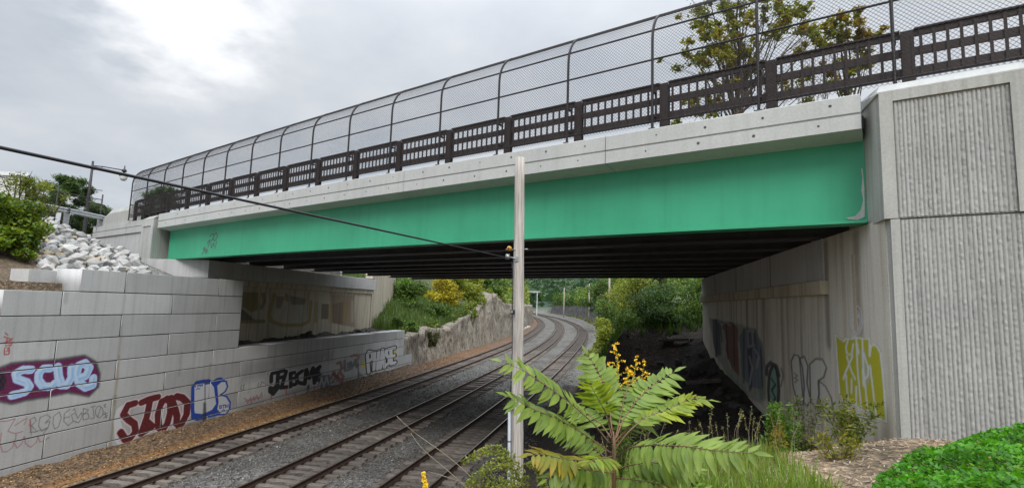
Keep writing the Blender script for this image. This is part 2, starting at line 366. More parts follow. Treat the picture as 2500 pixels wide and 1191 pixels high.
blend(lft*1.0, (.11, .078, .048)); blend(lft*(Y < 30)*(Y > 15.9+np.clip(-20.4-X, 0, 20)*.58)*1.0, (.20, .195, .185)); blend(lft*ss(24, 26, Y)*ss(48, 44, Y), (.055, .048, .04)); blend(lft*ss(45, 50, Y), (.07, .085, .03))
blend(ss(60, 120, np.abs(X-c)), (.05, .075, .03)); blend(ss(430, 480, Y), (.04, .075, .045))  # far ground bluer, haze put into its colour
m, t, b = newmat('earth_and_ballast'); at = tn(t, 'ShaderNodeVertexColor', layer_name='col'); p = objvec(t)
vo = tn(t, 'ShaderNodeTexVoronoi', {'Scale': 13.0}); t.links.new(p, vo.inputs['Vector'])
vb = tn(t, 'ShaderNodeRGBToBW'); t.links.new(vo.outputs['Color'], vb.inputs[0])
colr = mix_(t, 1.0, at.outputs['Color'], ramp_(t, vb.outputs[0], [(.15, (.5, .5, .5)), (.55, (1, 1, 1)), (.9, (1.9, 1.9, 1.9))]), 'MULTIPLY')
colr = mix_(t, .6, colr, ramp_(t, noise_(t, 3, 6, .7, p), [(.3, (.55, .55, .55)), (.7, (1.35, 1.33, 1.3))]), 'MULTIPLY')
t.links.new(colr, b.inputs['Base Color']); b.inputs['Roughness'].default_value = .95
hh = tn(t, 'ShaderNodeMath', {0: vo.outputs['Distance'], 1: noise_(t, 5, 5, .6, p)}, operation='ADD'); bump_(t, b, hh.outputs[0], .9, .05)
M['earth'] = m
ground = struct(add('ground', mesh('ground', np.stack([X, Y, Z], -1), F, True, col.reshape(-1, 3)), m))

# ------------------------------------------------------------------ small faceted stone
def stone_mesh(seed, flat=.7, det=0):
    r_ = np.random.default_rng(seed)
    import bmesh
    bm = bmesh.new(); bmesh.ops.create_icosphere(bm, subdivisions=1, radius=1)
    sc_ = np.array([1, r_.uniform(.65, .95), flat*r_.uniform(.8, 1.1)])
    pl = [(lambda d, k: (d/np.linalg.norm(d), k))(r_.normal(size=3), r_.uniform(.55, .85)) for _ in range(9)]
    for w in bm.verts:
        q = np.array(w.co)
        for d, k in pl:
            e_ = q@d
            if e_ > k: q = q-d*(e_-k)
        w.co = q*sc_*r_.uniform(.93, 1.07)
    me = bpy.data.meshes.new('stone'); bm.to_mesh(me); bm.free(); return me
# loose ballast: far too many to count
def scatter(name, pts, size, cols, parent=None, mat=None, jit=.5):
    base = np.array([(1, 0, 0), (-1, 0, 0), (0, 1, 0), (0, -1, 0), (0, 0, 1), (0, 0, -1)], float)
    tri = np.array([(0, 2, 4), (2, 1, 4), (1, 3, 4), (3, 0, 4), (2, 0, 5), (1, 2, 5), (3, 1, 5), (0, 3, 5)])
    n = len(pts); a = rng.uniform(0, 6.28, n); s_ = size*rng.uniform(.5, 1.3, n)
    v_ = base[None]*(1+jit*rng.uniform(-1, 1, (n, 6, 1)))+rng.uniform(-.25, .25, (n, 6, 3))
    ca, sa = np.cos(a), np.sin(a); x_ = v_[..., 0]*ca[:, None]-v_[..., 1]*sa[:, None]; y_ = v_[..., 0]*sa[:, None]+v_[..., 1]*ca[:, None]
    v_ = np.stack([x_, y_, v_[..., 2]*.7], -1)*s_[:, None, None]+pts[:, None]
    f_ = (tri[None]+6*np.arange(n)[:, None, None]).reshape(-1, 3)
    return add(name, mesh(name, v_.reshape(-1, 3), f_, False, np.repeat(cols, 6, 0)), mat, parent)
M['pebble'] = (lambda q: q)(newmat('ballast_stone')[0])
t = M['pebble'].node_tree; t.links.new(tn(t, 'ShaderNodeVertexColor', layer_name='col').outputs['Color'], t.nodes['Principled BSDF'].inputs['Base Color']); t.nodes['Principled BSDF'].inputs['Roughness'].default_value = .9
N = 26000; yy = 13+47*rng.random(N)**1.5; xx = rng.uniform(-18.9, -3.4, N)
dd = np.min([np.abs(xx-tx(i, yy)) for i in range(3)], 0); keep = (dd > 1.25) | (rng.random(N) < .42); keep &= np.abs(dd-.753) > .09
xx, yy = xx[keep], yy[keep]; g_ = rng.uniform(.04, .20, len(xx))[:, None]*np.array([[1, .97, .92]]); g_[rng.random(len(xx)) < .05] *= 2.2
tr_ = np.min([np.abs(xx-tx(i, yy)) for i in range(3)], 0) < 1.4; g_[tr_] = g_[tr_]*.5+np.array([.05, .036, .026])*.6
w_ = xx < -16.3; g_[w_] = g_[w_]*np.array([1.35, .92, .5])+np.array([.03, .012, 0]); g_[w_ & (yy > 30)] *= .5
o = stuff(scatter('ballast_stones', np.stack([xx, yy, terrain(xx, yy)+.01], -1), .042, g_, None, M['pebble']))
tag(o, 'loose grey and rust stained ballast stones strewn between the railway tracks', 'gravel')

# ------------------------------------------------------------------ railway tracks
RAIL = [(-.068, -.172), (-.068, -.158), (-.012, -.142), (-.012, -.045), (-.036, -.034), (-.036, -.008), (-.026, 0), (.026, 0), (.036, -.008), (.036, -.034), (.012, -.045), (.012, -.142), (.068, -.158), (.068, -.172)]
def sweep_rail(i, off):
    ys = np.concatenate([np.arange(-4, 60, 1.5), np.arange(60, 430, 3)]); k = len(RAIL); V = []; Fq = []
    for j, y in enumerate(ys):
        x = tx(i, y); sl = (tx(i, y+.5)-tx(i, y-.5)); n = np.array([1, -sl]); n /= np.linalg.norm(n)
        for a, z in RAIL: V.append((x+n[0]*(off+a), y+n[1]*(off+a), z))
    mi = []
    for j in range(len(ys)-1):
        for q in range(k):
            a, b_ = j*k+q, j*k+(q+1) % k; Fq.append((a, b_, b_+k, a+k)); mi.append(1 if q == 6 else 0)
    me = mesh('rail', V, np.array(Fq), False); me.materials.append(M['rust']); me.materials.append(M['railtop'])
    me.polygons.foreach_set('material_index', mi); return me
tie_me = mesh('tie', *(lambda b_: (b_.v, b_.f))(MB().cbox((-1.3, -.115, -.34), (1.3, .115, -.168), .012)))
tie_me.materials.append(M['tie'])
plate_me = mesh('tie_plate', *(lambda b_: (b_.v, b_.f))(MB().box((-.17, -.09, -.168), (.17, .09, -.155)))); plate_me.materials.append(M['rust'])
for i, lab in enumerate(('railway track nearest the graffiti covered block wall', 'middle railway track of the three under the bridge', 'railway track nearest the wooden pole, with the shiniest rails')):
    t_ = tag(empty('railway_track', (float(tx(i, 12)), 12, -.17)), lab, 'railway track', 'railway tracks under the bridge')
    for off in (-.753, .753):
        o = add('rail', sweep_rail(i, off), None, t_); o.matrix_parent_inverse = t_.matrix_basis.inverted()
    y = 7.0+rnd.random()*.5; n = 0; far_mb = MB()
    while y < 330:
        x = float(tx(i, y)); an = -math.atan(float(tx(i, y+.5)-tx(i, y-.5)))+rnd.uniform(-.02, .02)
        dz = rnd.choice((0, 0, -.005, -.012, -.03, -.05, .004))
        if n < 125:
            o = bpy.data.objects.new('tie', tie_me); COL.objects.link(o); o.parent = t_
            o.location = (x-float(tx(i, 12))+rnd.uniform(-.05, .05), y-12, .17+dz); o.rotation_euler = (rnd.uniform(-.01, .01), rnd.uniform(-.008, .008), an)
            o.scale = (rnd.uniform(.97, 1.03), rnd.uniform(.9, 1.1), 1)
        else:
            ca, sa = math.cos(an), math.sin(an)
            far_mb.quadbox([(x+a*ca-b_*sa, y+a*sa+b_*ca, z) for z in (-.33, -.17+dz*.5) for a, b_ in ((-1.3, -.11), (1.3, -.11), (1.3, .11), (-1.3, .11))])
        y += .53+rnd.uniform(-.02, .02); n += 1
    o = stuff(far_mb.build('far_ties', M['tie'], t_)); o.matrix_parent_inverse = t_.matrix_basis.inverted()

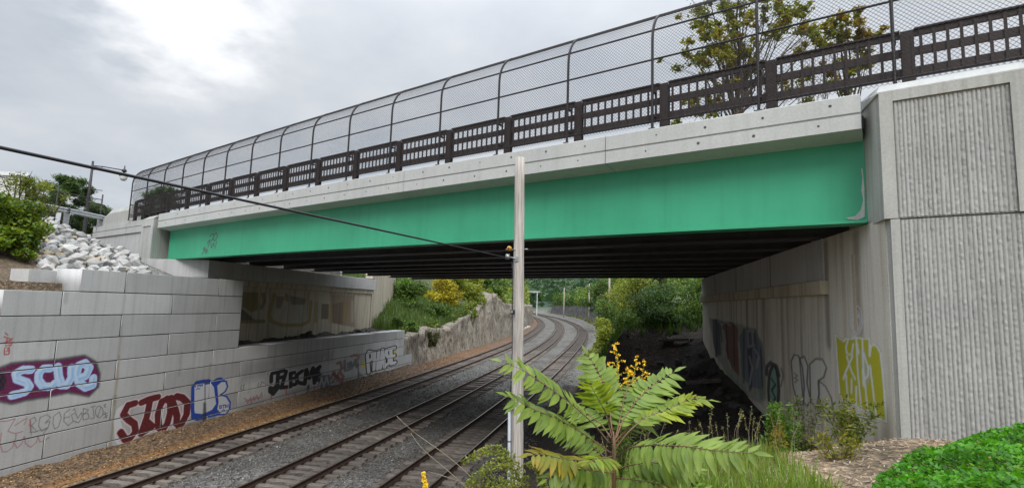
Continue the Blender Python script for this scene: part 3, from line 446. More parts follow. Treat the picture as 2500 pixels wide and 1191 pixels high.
# ------------------------------------------------------------------ spray paint on walls, in metres along the wall and up
PAINT_WALL=[["S",[0.012,0.01,0.02],0.85,0.083,0.075,1.04,[[13.49,3.32],[13.92,3.48],[14.35,3.5],[14.71,3.48],[15.26,3.46],[15.89,3.5],[16.3,3.53],[16.72,3.28],[16.95,2.82],[16.94,2.36],[16.65,2.1],[15.87,2.34],[15.11,2.3],[14.57,2.31],[14.07,2.27],[13.6,2.45],[13.49,3.32]]],["P",[0.14,0.01,0.07],1,0.016,0.0,1.0,[[13.49,3.32],[13.92,3.48],[14.35,3.5],[14.71,3.48],[15.26,3.46],[15.89,3.5],[16.3,3.53],[16.72,3.28],[16.95,2.82],[16.94,2.36],[16.65,2.1],[15.87,2.34],[15.11,2.3],[14.57,2.31],[14.07,2.27],[13.6,2.45]]],["P",[0.012,0.01,0.02],0.9,0.072,0.0,0.88,[[13.49,3.32],[13.75,3.27],[13.83,2.98],[13.79,2.7],[13.57,2.66]]],["S",[0.2,0.02,0.2],1,0.011,0.161,0.93,[[14.54,3.25],[14.28,3.28],[14.08,3.18],[14.14,3.0],[14.45,2.85],[14.56,2.7],[14.45,2.55],[14.21,2.51],[14.06,2.5]]],["S",[0.2,0.02,0.2],1,0.011,0.161,1.0,[[15.16,3.23],[14.93,3.25],[14.79,3.1],[14.81,2.87],[14.99,2.65],[15.26,2.6],[15.35,2.7]]],["S",[0.2,0.02,0.2],1,0.012,0.173,1.03,[[15.39,3.25],[15.47,2.9],[15.6,2.61],[15.8,2.58],[15.92,2.84],[15.88,3.17]]],["S",[0.2,0.02,0.2],1,0.013,0.179,1.03,[[16.18,2.77],[16.45,2.82],[16.55,3.09],[16.35,3.29],[16.13,3.22],[16.09,2.92],[16.23,2.6],[16.5,2.4],[16.76,2.45],[16.74,2.7]]],["S",[0.5,0.68,0.92],1,0.011,0.131,0.93,[[14.54,3.25],[14.28,3.28],[14.08,3.18],[14.14,3.0],[14.45,2.85],[14.56,2.7],[14.45,2.55],[14.21,2.51],[14.06,2.5]]],["S",[0.5,0.68,0.92],1,0.011,0.131,1.0,[[15.16,3.23],[14.93,3.25],[14.79,3.1],[14.81,2.87],[14.99,2.65],[15.26,2.6],[15.35,2.7]]],["S",[0.5,0.68,0.92],1,0.012,0.141,1.03,[[15.39,3.25],[15.47,2.9],[15.6,2.61],[15.8,2.58],[15.92,2.84],[15.88,3.17]]],["S",[0.5,0.68,0.92],1,0.013,0.146,1.03,[[16.18,2.77],[16.45,2.82],[16.55,3.09],[16.35,3.29],[16.13,3.22],[16.09,2.92],[16.23,2.6],[16.5,2.4],[16.76,2.45],[16.74,2.7]]],["S",[0.2,0.48,0.85],0.6,0.058,0.036,0.96,[[14.57,3.21],[14.31,3.24],[14.11,3.15],[14.17,2.97],[14.48,2.82],[14.6,2.66],[14.49,2.51],[14.24,2.48],[14.09,2.46]]],["S",[0.2,0.48,0.85],0.6,0.062,0.039,1.0,[[15.19,3.2],[14.97,3.21],[14.82,3.06],[14.85,2.83],[15.02,2.61],[15.29,2.56],[15.39,2.67]]],["S",[0.2,0.48,0.85],0.6,0.064,0.04,1.0,[[15.42,3.21],[15.5,2.86],[15.64,2.57],[15.84,2.55],[15.96,2.81],[15.92,3.13]]],["S",[0.2,0.48,0.85],0.6,0.067,0.042,1.07,[[16.22,2.73],[16.49,2.78],[16.59,3.06],[16.39,3.25],[16.17,3.18],[16.13,2.89],[16.26,2.57],[16.54,2.37],[16.8,2.41],[16.78,2.66]]],["S",[0.75,0.82,0.9],0.6,0.038,0.023,0.93,[[14.5,3.29],[14.24,3.32],[14.04,3.22],[14.1,3.04],[14.41,2.89],[14.52,2.74],[14.42,2.59],[14.17,2.55],[14.02,2.54]]],["S",[0.75,0.82,0.9],0.6,0.039,0.023,0.96,[[15.12,3.27],[14.89,3.29],[14.75,3.14],[14.77,2.91],[14.94,2.69],[15.21,2.64],[15.31,2.75]]],["S",[0.75,0.82,0.9],0.6,0.04,0.024,1.0,[[15.34,3.29],[15.42,2.94],[15.56,2.65],[15.76,2.63],[15.87,2.89],[15.83,3.21]]],["S",[0.75,0.82,0.9],0.6,0.04,0.024,1.07,[[16.14,2.82],[16.4,2.86],[16.5,3.14],[16.3,3.34],[16.08,3.26],[16.04,2.97],[16.18,2.65],[16.46,2.45],[16.71,2.5],[16.69,2.75]]],["P",[0.72,0.73,0.75],0.85,0.036,0.0,1.16,[[18.11,1.52],[17.84,1.37],[17.78,0.95],[17.91,0.24],[18.12,-0.11],[18.51,-0.07],[18.09,0.89]]],["S",[0.74,0.6,0.64],1,0.014,0.188,1.15,[[18.65,1.47],[18.34,1.45],[18.18,1.13],[18.44,0.87],[18.73,0.65],[18.82,0.34],[18.64,0.14],[18.39,0.12],[18.14,0.45]]],["S",[0.74,0.6,0.64],1,0.014,0.194,1.21,[[18.97,1.45],[19.31,1.52],[19.73,1.54]]],["S",[0.74,0.6,0.64],1,0.014,0.194,1.18,[[19.35,1.37],[19.29,0.83],[19.1,0.2]]],["S",[0.74,0.6,0.64],1,0.014,0.194,1.21,[[19.32,0.6],[19.6,0.36],[19.15,0.2]]],["S",[0.74,0.6,0.64],1,0.015,0.199,1.26,[[20.24,1.38],[19.96,1.32],[19.84,0.82],[19.93,0.29],[20.17,0.09],[20.38,0.34],[20.47,0.8],[20.41,1.24],[20.21,1.4]]],["S",[0.74,0.6,0.64],1,0.015,0.211,1.3,[[20.73,1.41],[21.05,1.31],[21.38,1.03],[21.41,0.52],[21.2,0.17],[21.02,0.11]]],["S",[0.74,0.6,0.64],1,0.015,0.205,1.28,[[20.42,1.39],[20.65,1.01],[20.87,0.53],[20.88,0.23]]],["S",[0.13,0.008,0.012],1,0.014,0.133,1.15,[[18.65,1.47],[18.34,1.45],[18.18,1.13],[18.44,0.87],[18.73,0.65],[18.82,0.34],[18.64,0.14],[18.39,0.12],[18.14,0.45]]],["S",[0.13,0.008,0.012],1,0.014,0.137,1.21,[[18.97,1.45],[19.31,1.52],[19.73,1.54]]],["S",[0.13,0.008,0.012],1,0.014,0.137,1.18,[[19.35,1.37],[19.29,0.83],[19.1,0.2]]],["S",[0.13,0.008,0.012],1,0.014,0.137,1.21,[[19.32,0.6],[19.6,0.36],[19.15,0.2]]],["S",[0.13,0.008,0.012],1,0.015,0.141,1.26,[[20.24,1.38],[19.96,1.32],[19.84,0.82],[19.93,0.29],[20.17,0.09],[20.38,0.34],[20.47,0.8],[20.41,1.24],[20.21,1.4]]],["S",[0.13,0.008,0.012],1,0.015,0.149,1.3,[[20.73,1.41],[21.05,1.31],[21.38,1.03],[21.41,0.52],[21.2,0.17],[21.02,0.11]]],["S",[0.13,0.008,0.012],1,0.015,0.145,1.28,[[20.42,1.39],[20.65,1.01],[20.87,0.53],[20.88,0.23]]],["S",[0.72,0.73,0.75],0.8,0.015,0.034,1.23,[[20.1,1.1],[20.07,0.68],[20.12,0.53]]],["P",[0.015,0.07,0.42],1,0.021,0.0,1.42,[[21.52,1.72],[21.76,1.94],[22.25,1.95],[22.61,1.93],[22.77,1.78],[23.05,1.9],[23.35,1.92],[23.69,1.74],[23.11,1.49],[23.34,0.59],[23.52,0.07],[22.56,0.1],[22.07,0.09],[21.71,0.24],[21.59,0.79]]],["P",[0.66,0.68,0.72],1,0.016,0.0,1.36,[[21.66,1.7],[21.81,1.84],[22.19,1.86],[22.4,1.72],[22.78,1.72],[22.99,1.51],[23.25,0.66],[22.99,0.4],[22.39,0.31],[21.85,0.45],[21.79,0.65]]],["S",[0.015,0.07,0.42],1,0.011,0.037,1.39,[[21.66,1.7],[21.81,1.84],[22.19,1.86],[22.4,1.72],[22.78,1.72],[22.99,1.51],[23.25,0.66],[22.99,0.4],[22.39,0.31],[21.85,0.45],[21.79,0.65],[21.66,1.7]]],["P",[0.66,0.68,0.72],1,0.017,0.0,1.45,[[23.1,1.55],[23.42,1.72],[23.74,1.67],[23.88,1.38],[23.73,1.16],[23.43,1.06],[23.88,0.91],[24.18,0.56],[24.17,0.22],[23.95,0.04],[23.56,0.09],[23.25,0.39],[23.3,0.71]]],["S",[0.015,0.07,0.42],1,0.011,0.039,1.47,[[23.1,1.55],[23.42,1.72],[23.74,1.67],[23.88,1.38],[23.73,1.16],[23.43,1.06],[23.88,0.91],[24.18,0.56],[24.17,0.22],[23.95,0.04],[23.56,0.09],[23.25,0.39],[23.3,0.71],[23.1,1.55]]],["S",[0.05,0.06,0.1],0.9,0.011,0.022,1.38,[[22.34,1.8],[22.53,0.31]]],["S",[0.015,0.07,0.42],1,0.011,0.018,1.34,[[21.69,1.74],[21.82,1.78]]],["S",[0.015,0.07,0.42],1,0.011,0.018,1.34,[[21.75,1.76],[21.77,1.66]]],["S",[0.015,0.07,0.42],1,0.011,0.018,1.37,[[21.9,1.66],[21.91,1.76],[21.97,1.69],[22.02,1.76],[22.06,1.65]]],["S",[0.015,0.07,0.42],1,0.011,0.018,1.37,[[22.1,1.76],[22.11,1.67],[22.2,1.67],[22.18,1.78]]],["S",[0.015,0.07,0.42],1,0.011,0.018,1.34,[[21.85,1.54],[21.94,1.59],[22.06,1.53]]],["S",[0.015,0.07,0.42],1,0.011,0.019,1.45,[[23.44,0.55],[23.48,0.4],[23.61,0.4],[23.54,0.47],[23.6,0.51],[23.44,0.55]]],["S",[0.015,0.07,0.42],1,0.011,0.02,1.41,[[23.63,0.53],[23.79,0.52]]],["S",[0.015,0.07,0.42],1,0.011,0.019,1.47,[[23.71,0.53],[23.74,0.38]]],["S",[0.015,0.07,0.42],1,0.011,0.019,1.47,[[23.83,0.52],[23.87,0.37],[23.99,0.41],[23.83,0.52]]],["S",[0.015,0.07,0.42],1,0.011,0.02,1.46,[[24.04,0.52],[24.05,0.41]]],["S",[0.015,0.07,0.42],1,0.011,0.019,1.5,[[24.06,0.37],[24.06,0.34]]],["S",[0.015,0.07,0.42],1,0.011,0.019,1.47,[[23.65,0.26],[23.72,0.31],[23.82,0.24]]],["P",[0.03,0.03,0.03],0.75,0.053,0.0,1.39,[[22.35,0.87],[22.52,0.84],[22.7,-0.19],[22.42,-0.19]]],["P",[0.07,0.075,0.05],0.6,0.074,0.0,1.37,[[21.21,0.07],[21.73,0.11],[23.29,0.06],[23.33,-0.22],[21.9,-0.18],[21.31,-0.2]]],["S",[0.1,0.1,0.11],0.85,0.008,0.012,0.96,[[14.77,1.23],[14.7,1.61],[14.84,1.67],[14.91,1.53],[14.77,1.41],[14.98,1.17],[14.75,1.2]]],["S",[0.1,0.1,0.11],0.85,0.008,0.012,1.04,[[15.19,1.66],[15.02,1.63],[15.0,1.36],[15.13,1.15],[15.32,1.22],[15.37,1.44],[15.2,1.4],[15.37,1.55],[15.23,1.68]]],["S",[0.1,0.1,0.11],0.85,0.008,0.012,1.04,[[15.46,1.57],[15.64,1.69],[15.74,1.48],[15.68,1.18],[15.56,1.13],[15.47,1.34],[15.46,1.57]]],["S",[0.1,0.1,0.11],0.85,0.008,0.013,1.03,[[16.0,1.71],[15.83,1.6],[15.84,1.34],[16.02,1.15],[16.19,1.27]]],["S",[0.1,0.1,0.11],0.85,0.008,0.013,1.03,[[15.85,1.44],[16.03,1.46]]],["S",[0.1,0.1,0.11],0.85,0.008,0.013,1.03,[[16.09,1.51],[16.22,1.55],[16.34,1.34],[16.45,1.52],[16.5,1.37],[16.39,1.17],[16.17,1.28],[16.09,1.51]]],["S",[0.1,0.1,0.11],0.85,0.008,0.013,1.1,[[16.5,1.65],[16.55,1.23],[16.78,1.26],[16.69,1.46],[16.53,1.43],[16.71,1.56],[16.5,1.66]]],["S",[0.1,0.1,0.11],0.85,0.008,0.013,1.1,[[16.77,1.65],[16.97,1.65]]],["S",[0.1,0.1,0.11],0.85,0.008,0.013,1.07,[[16.86,1.65],[16.97,1.23],[16.83,1.22]]],["S",[0.1,0.1,0.11],0.85,0.008,0.013,1.13,[[17.3,1.39],[17.3,1.3],[17.26,1.23],[17.2,1.2],[17.13,1.21],[17.07,1.27],[17.01,1.35],[16.99,1.44],[16.99,1.53],[17.02,1.6],[17.08,1.63],[17.15,1.62],[17.22,1.56],[17.27,1.48],[17.3,1.39]]],["S",[0.1,0.1,0.11],0.85,0.008,0.013,1.1,[[17.11,1.25],[17.18,1.57]]],["S",[0.1,0.1,0.11],0.85,0.009,0.014,1.1,[[17.31,1.28],[17.49,1.31]]],["S",[0.1,0.1,0.11],0.85,0.009,0.014,1.1,[[17.37,1.37],[17.47,1.12]]],["S",[0.1,0.1,0.11],0.85,0.009,0.014,1.13,[[17.35,1.15],[17.5,1.22]]],["S",[0.1,0.1,0.11],0.85,0.009,0.014,1.1,[[17.29,1.64],[17.37,1.65],[17.32,1.57],[17.39,1.54]]],["S",[0.1,0.1,0.11],0.85,0.008,0.013,1.07,[[16.12,1.66],[16.17,1.71],[16.23,1.58]]],["S",[0.1,0.1,0.11],0.85,0.008,0.012,0.96,[[14.89,1.17],[15.32,1.22],[15.18,1.05]]],["S",[0.42,0.06,0.07],0.8,0.007,0.013,0.92,[[13.72,1.75],[14.01,1.71],[14.25,1.74],[14.17,1.57],[14.08,1.38],[14.3,1.26],[14.53,1.28]]],["S",[0.42,0.06,0.07],0.8,0.008,0.013,0.93,[[14.26,1.52],[14.45,1.62],[14.6,1.69],[14.55,1.49]]],["S",[0.42,0.06,0.07],0.8,0.007,0.013,0.96,[[13.89,1.37],[13.9,1.04],[14.0,0.77],[14.13,0.74],[14.28,0.84],[14.34,1.11],[14.33,1.25]]],["S",[0.42,0.06,0.07],0.8,0.008,0.013,1.0,[[14.3,0.98],[14.42,0.78],[14.54,0.88],[14.59,1.11],[14.67,0.85],[14.84,0.7],[15.0,0.83],[15.03,0.99],[15.12,0.8],[15.28,0.82],[15.4,0.9],[15.39,0.85]]],["S",[0.42,0.06,0.07],0.8,0.008,0.013,0.96,[[14.7,1.43],[14.73,1.57],[14.81,1.11]]],["S",[0.45,0.03,0.03],0.9,0.012,0.018,0.92,[[13.62,4.5],[13.7,4.42]]],["S",[0.45,0.03,0.03],0.9,0.012,0.018,0.92,[[13.59,4.38],[13.82,4.29],[13.62,4.18],[13.86,4.2]]],["S",[0.45,0.03,0.03],0.9,0.012,0.018,0.92,[[13.7,4.33],[13.68,4.09],[13.85,4.13],[13.75,3.97]]],["S",[0.45,0.03,0.03],0.9,0.012,0.018,0.92,[[13.77,4.23],[13.86,4.31]]],["S",[0.45,0.03,0.03],0.9,0.012,0.017,0.96,[[13.66,4.03],[13.79,4.03],[13.81,3.82],[13.68,3.81],[13.66,4.03]]],["S",[0.45,0.03,0.03],0.9,0.012,0.018,0.92,[[13.73,3.91],[13.81,3.95]]],["S",[0.5,0.49,0.5],0.9,0.021,0.181,1.68,[[27.93,0.92],[27.92,1.61]]],["S",[0.5,0.49,0.5],0.9,0.02,0.177,1.7,[[27.37,1.62],[28.48,1.65]]],["S",[0.5,0.49,0.5],0.9,0.021,0.181,1.7,[[27.91,1.3],[28.39,1.3]]],["S",[0.5,0.49,0.5],0.9,0.02,0.177,1.65,[[27.31,1.51],[27.35,1.17]]],["S",[0.5,0.49,0.5],0.9,0.02,0.177,1.67,[[27.31,0.66],[27.29,0.85],[27.57,0.74],[27.96,0.94],[28.03,0.74],[27.63,0.45],[27.31,0.66]]],["S",[0.5,0.49,0.5],0.9,0.021,0.185,1.73,[[28.68,1.57],[28.33,0.7],[29.25,0.64]]],["S",[0.5,0.49,0.5],0.9,0.022,0.189,1.76,[[29.14,1.42],[29.23,0.72],[29.73,0.7]]],["S",[0.5,0.49,0.5],0.9,0.022,0.189,1.76,[[29.14,1.42],[29.51,1.42]]],["S",[0.5,0.49,0.5],0.9,0.022,0.189,1.76,[[29.19,1.07],[29.56,1.07]]],["S",[0.5,0.49,0.5],0.9,0.022,0.192,1.8,[[30.33,1.42],[29.78,1.25],[29.88,0.8],[30.51,0.64]]],["S",[0.5,0.49,0.5],0.9,0.023,0.2,1.85,[[30.73,0.59],[30.77,1.45],[31.2,0.89],[31.53,1.47],[31.83,0.5]]],["S",[0.5,0.49,0.5],0.9,0.024,0.204,1.94,[[32.0,0.94],[32.57,1.04],[32.32,1.46],[31.95,1.33],[32.09,0.7],[32.79,0.48]]],["S",[0.015,0.016,0.02],1,0.021,0.111,1.68,[[27.93,0.92],[27.92,1.61]]],["S",[0.015,0.016,0.02],1,0.02,0.109,1.7,[[27.37,1.62],[28.48,1.65]]],["S",[0.015,0.016,0.02],1,0.021,0.111,1.7,[[27.91,1.3],[28.39,1.3]]],["S",[0.015,0.016,0.02],1,0.02,0.109,1.65,[[27.31,1.51],[27.35,1.17]]],["S",[0.015,0.016,0.02],1,0.02,0.109,1.67,[[27.31,0.66],[27.29,0.85],[27.57,0.74],[27.96,0.94],[28.03,0.74],[27.63,0.45],[27.31,0.66]]],["S",[0.015,0.016,0.02],1,0.021,0.114,1.73,[[28.68,1.57],[28.33,0.7],[29.25,0.64]]],["S",[0.015,0.016,0.02],1,0.022,0.116,1.76,[[29.14,1.42],[29.23,0.72],[29.73,0.7]]],["S",[0.015,0.016,0.02],1,0.022,0.116,1.76,[[29.14,1.42],[29.51,1.42]]],["S",[0.015,0.016,0.02],1,0.022,0.116,1.76,[[29.19,1.07],[29.56,1.07]]],["S",[0.015,0.016,0.02],1,0.022,0.118,1.8,[[30.33,1.42],[29.78,1.25],[29.88,0.8],[30.51,0.64]]],["S",[0.015,0.016,0.02],1,0.023,0.123,1.85,[[30.73,0.59],[30.77,1.45],[31.2,0.89],[31.53,1.47],[31.83,0.5]]],["S",[0.015,0.016,0.02],1,0.024,0.126,1.94,[[32.0,0.94],[32.57,1.04],[32.32,1.46],[31.95,1.33],[32.09,0.7],[32.79,0.48]]],["P",[0.5,0.5,0.52],0.85,0.049,0.0,1.93,[[32.35,1.21],[32.67,1.57],[33.1,1.76],[33.38,1.41],[33.66,1.06],[33.23,0.79],[32.7,0.86]]],["S",[0.5,0.5,0.52],0.9,0.024,0.048,1.96,[[32.66,1.69],[32.91,2.02]]],["P",[0.06,0.065,0.1],0.75,0.048,0.0,1.98,[[32.1,0.93],[33.69,0.82],[33.88,-0.02],[32.44,0.03]]],["S",[0.45,0.45,0.5],0.8,0.024,0.048,1.96,[[32.43,0.11],[32.64,0.71],[33.02,0.11],[33.24,0.71],[33.62,0.18]]],["S",[0.2,0.06,0.07],0.75,0.033,0.091,2.02,[[33.88,0.55],[34.15,0.92],[34.53,0.55],[34.08,0.28]]],["S",[0.25,0.07,0.07],0.75,0.034,0.093,2.09,[[34.57,1.46],[34.98,1.5],[35.29,1.05],[34.83,0.76],[34.71,0.36],[35.35,0.03],[35.55,0.43],[34.98,0.83]]],["S",[0.15,0.14,0.16],0.75,0.034,0.094,2.16,[[35.57,1.53],[35.75,0.83],[36.37,0.84],[36.13,1.3]]],["S",[0.1,0.1,0.12],0.75,0.036,0.098,2.18,[[36.48,1.35],[36.73,0.89],[37.21,1.46],[37.47,0.9]]],["S",[0.4,0.12,0.12],0.75,0.036,0.099,2.18,[[36.51,1.79],[37.16,1.82],[37.75,1.68],[37.59,1.42]]],["S",[0.42,0.4,0.45],0.75,0.036,0.098,2.18,[[36.25,0.42],[37.19,0.22],[36.75,0.71],[37.5,0.72]]],["S",[0.2,0.05,0.06],0.75,0.034,0.093,2.05,[[34.17,0.76],[35.41,0.19]]],["S",[0.35,0.05,0.05],0.7,0.021,0.043,1.73,[[28.82,0.56],[28.88,0.23]]],["S",[0.35,0.05,0.05],0.7,0.022,0.044,1.8,[[29.73,0.21],[29.82,-0.23]]],["S",[0.35,0.05,0.05],0.7,0.02,0.041,1.65,[[27.45,0.42],[27.5,0.18]]],["S",[0.35,0.05,0.05],0.7,0.024,0.047,1.87,[[31.84,0.27],[31.92,-0.12]]],["S",[0.35,0.05,0.05],0.7,0.026,0.052,2.07,[[35.58,0.17],[35.69,-0.35]]],["P",[0.02,0.02,0.02],0.8,0.038,0.0,1.85,[[30.99,0.47],[31.26,0.47],[31.35,-0.26],[31.02,-0.28]]],["P",[0.03,0.03,0.03],0.5,0.073,0.0,2.24,[[37.67,0.61],[38.98,0.0],[37.83,-0.3]]],["S",[0.03,0.03,0.03],0.8,0.018,0.036,2.25,[[37.66,1.24],[37.91,-0.31]]],["S",[0.3,0.06,0.09],0.65,0.026,0.026,1.57,[[25.18,0.62],[25.38,0.53],[25.5,0.29],[25.7,0.57],[25.8,0.24],[25.94,0.59],[26.03,0.33],[26.18,0.62],[26.37,0.33],[26.58,0.69],[26.67,0.35]]],["S",[0.3,0.06,0.09],0.65,0.026,0.026,1.57,[[25.3,0.45],[26.46,0.45]]],["S",[0.06,0.06,0.08],0.6,0.019,0.025,1.52,[[24.91,1.31],[24.84,1.14],[25.08,1.01],[25.08,1.35]]],["S",[0.06,0.06,0.08],0.6,0.02,0.026,1.64,[[26.25,1.25],[26.18,1.0],[26.43,1.03],[26.5,1.28],[26.72,1.19]]],["P",[0.75,0.6,0.02],1,0.021,0.0,2.57,[[43.89,1.58],[44.64,1.61],[44.74,0.88],[43.99,0.85]]],["P",[0.75,0.6,0.02],1,0.019,0.0,2.27,[[38.13,1.06],[38.92,1.16],[38.96,0.83],[38.22,0.8]]],["S",[0.012,0.012,0.015],1,0.019,0.199,2.33,[[39.56,0.26],[39.12,1.65],[39.34,1.87],[39.94,1.77],[40.05,1.29],[39.43,1.16]]],["S",[0.012,0.012,0.015],1,0.019,0.202,2.4,[[40.44,0.39],[40.43,1.73]]],["S",[0.012,0.012,0.015],1,0.02,0.205,2.39,[[40.48,1.06],[41.1,1.08]]],["S",[0.012,0.012,0.015],1,0.02,0.208,2.4,[[41.11,0.37],[41.14,1.75]]],["S",[0.012,0.012,0.015],1,0.02,0.211,2.46,[[41.65,0.38],[41.87,1.82],[42.46,0.35]]],["S",[0.012,0.012,0.015],1,0.02,0.211,2.46,[[41.71,0.94],[42.28,0.93]]],["S",[0.012,0.012,0.015],1,0.02,0.214,2.52,[[43.28,1.79],[42.65,1.74],[42.7,1.35],[43.28,1.04],[43.34,0.63],[42.68,0.5]]],["S",[0.012,0.012,0.015],1,0.021,0.221,2.58,[[44.3,1.82],[43.53,1.79],[43.81,0.51],[44.58,0.54]]],["S",[0.012,0.012,0.015],1,0.021,0.221,2.58,[[43.67,1.14],[44.34,1.15]]],["S",[0.7,0.71,0.73],1,0.019,0.118,2.33,[[39.56,0.26],[39.12,1.65],[39.34,1.87],[39.94,1.77],[40.05,1.29],[39.43,1.16]]],["S",[0.7,0.71,0.73],1,0.019,0.12,2.4,[[40.44,0.39],[40.43,1.73]]],["S",[0.7,0.71,0.73],1,0.02,0.122,2.39,[[40.48,1.06],[41.1,1.08]]],["S",[0.7,0.71,0.73],1,0.02,0.124,2.4,[[41.11,0.37],[41.14,1.75]]],["S",[0.7,0.71,0.73],1,0.02,0.126,2.46,[[41.65,0.38],[41.87,1.82],[42.46,0.35]]],["S",[0.7,0.71,0.73],1,0.02,0.126,2.46,[[41.71,0.94],[42.28,0.93]]],["S",[0.7,0.71,0.73],1,0.02,0.128,2.52,[[43.28,1.79],[42.65,1.74],[42.7,1.35],[43.28,1.04],[43.34,0.63],[42.68,0.5]]],["S",[0.7,0.71,0.73],1,0.021,0.131,2.58,[[44.3,1.82],[43.53,1.79],[43.81,0.51],[44.58,0.54]]],["S",[0.7,0.71,0.73],1,0.021,0.131,2.58,[[43.67,1.14],[44.34,1.15]]]]
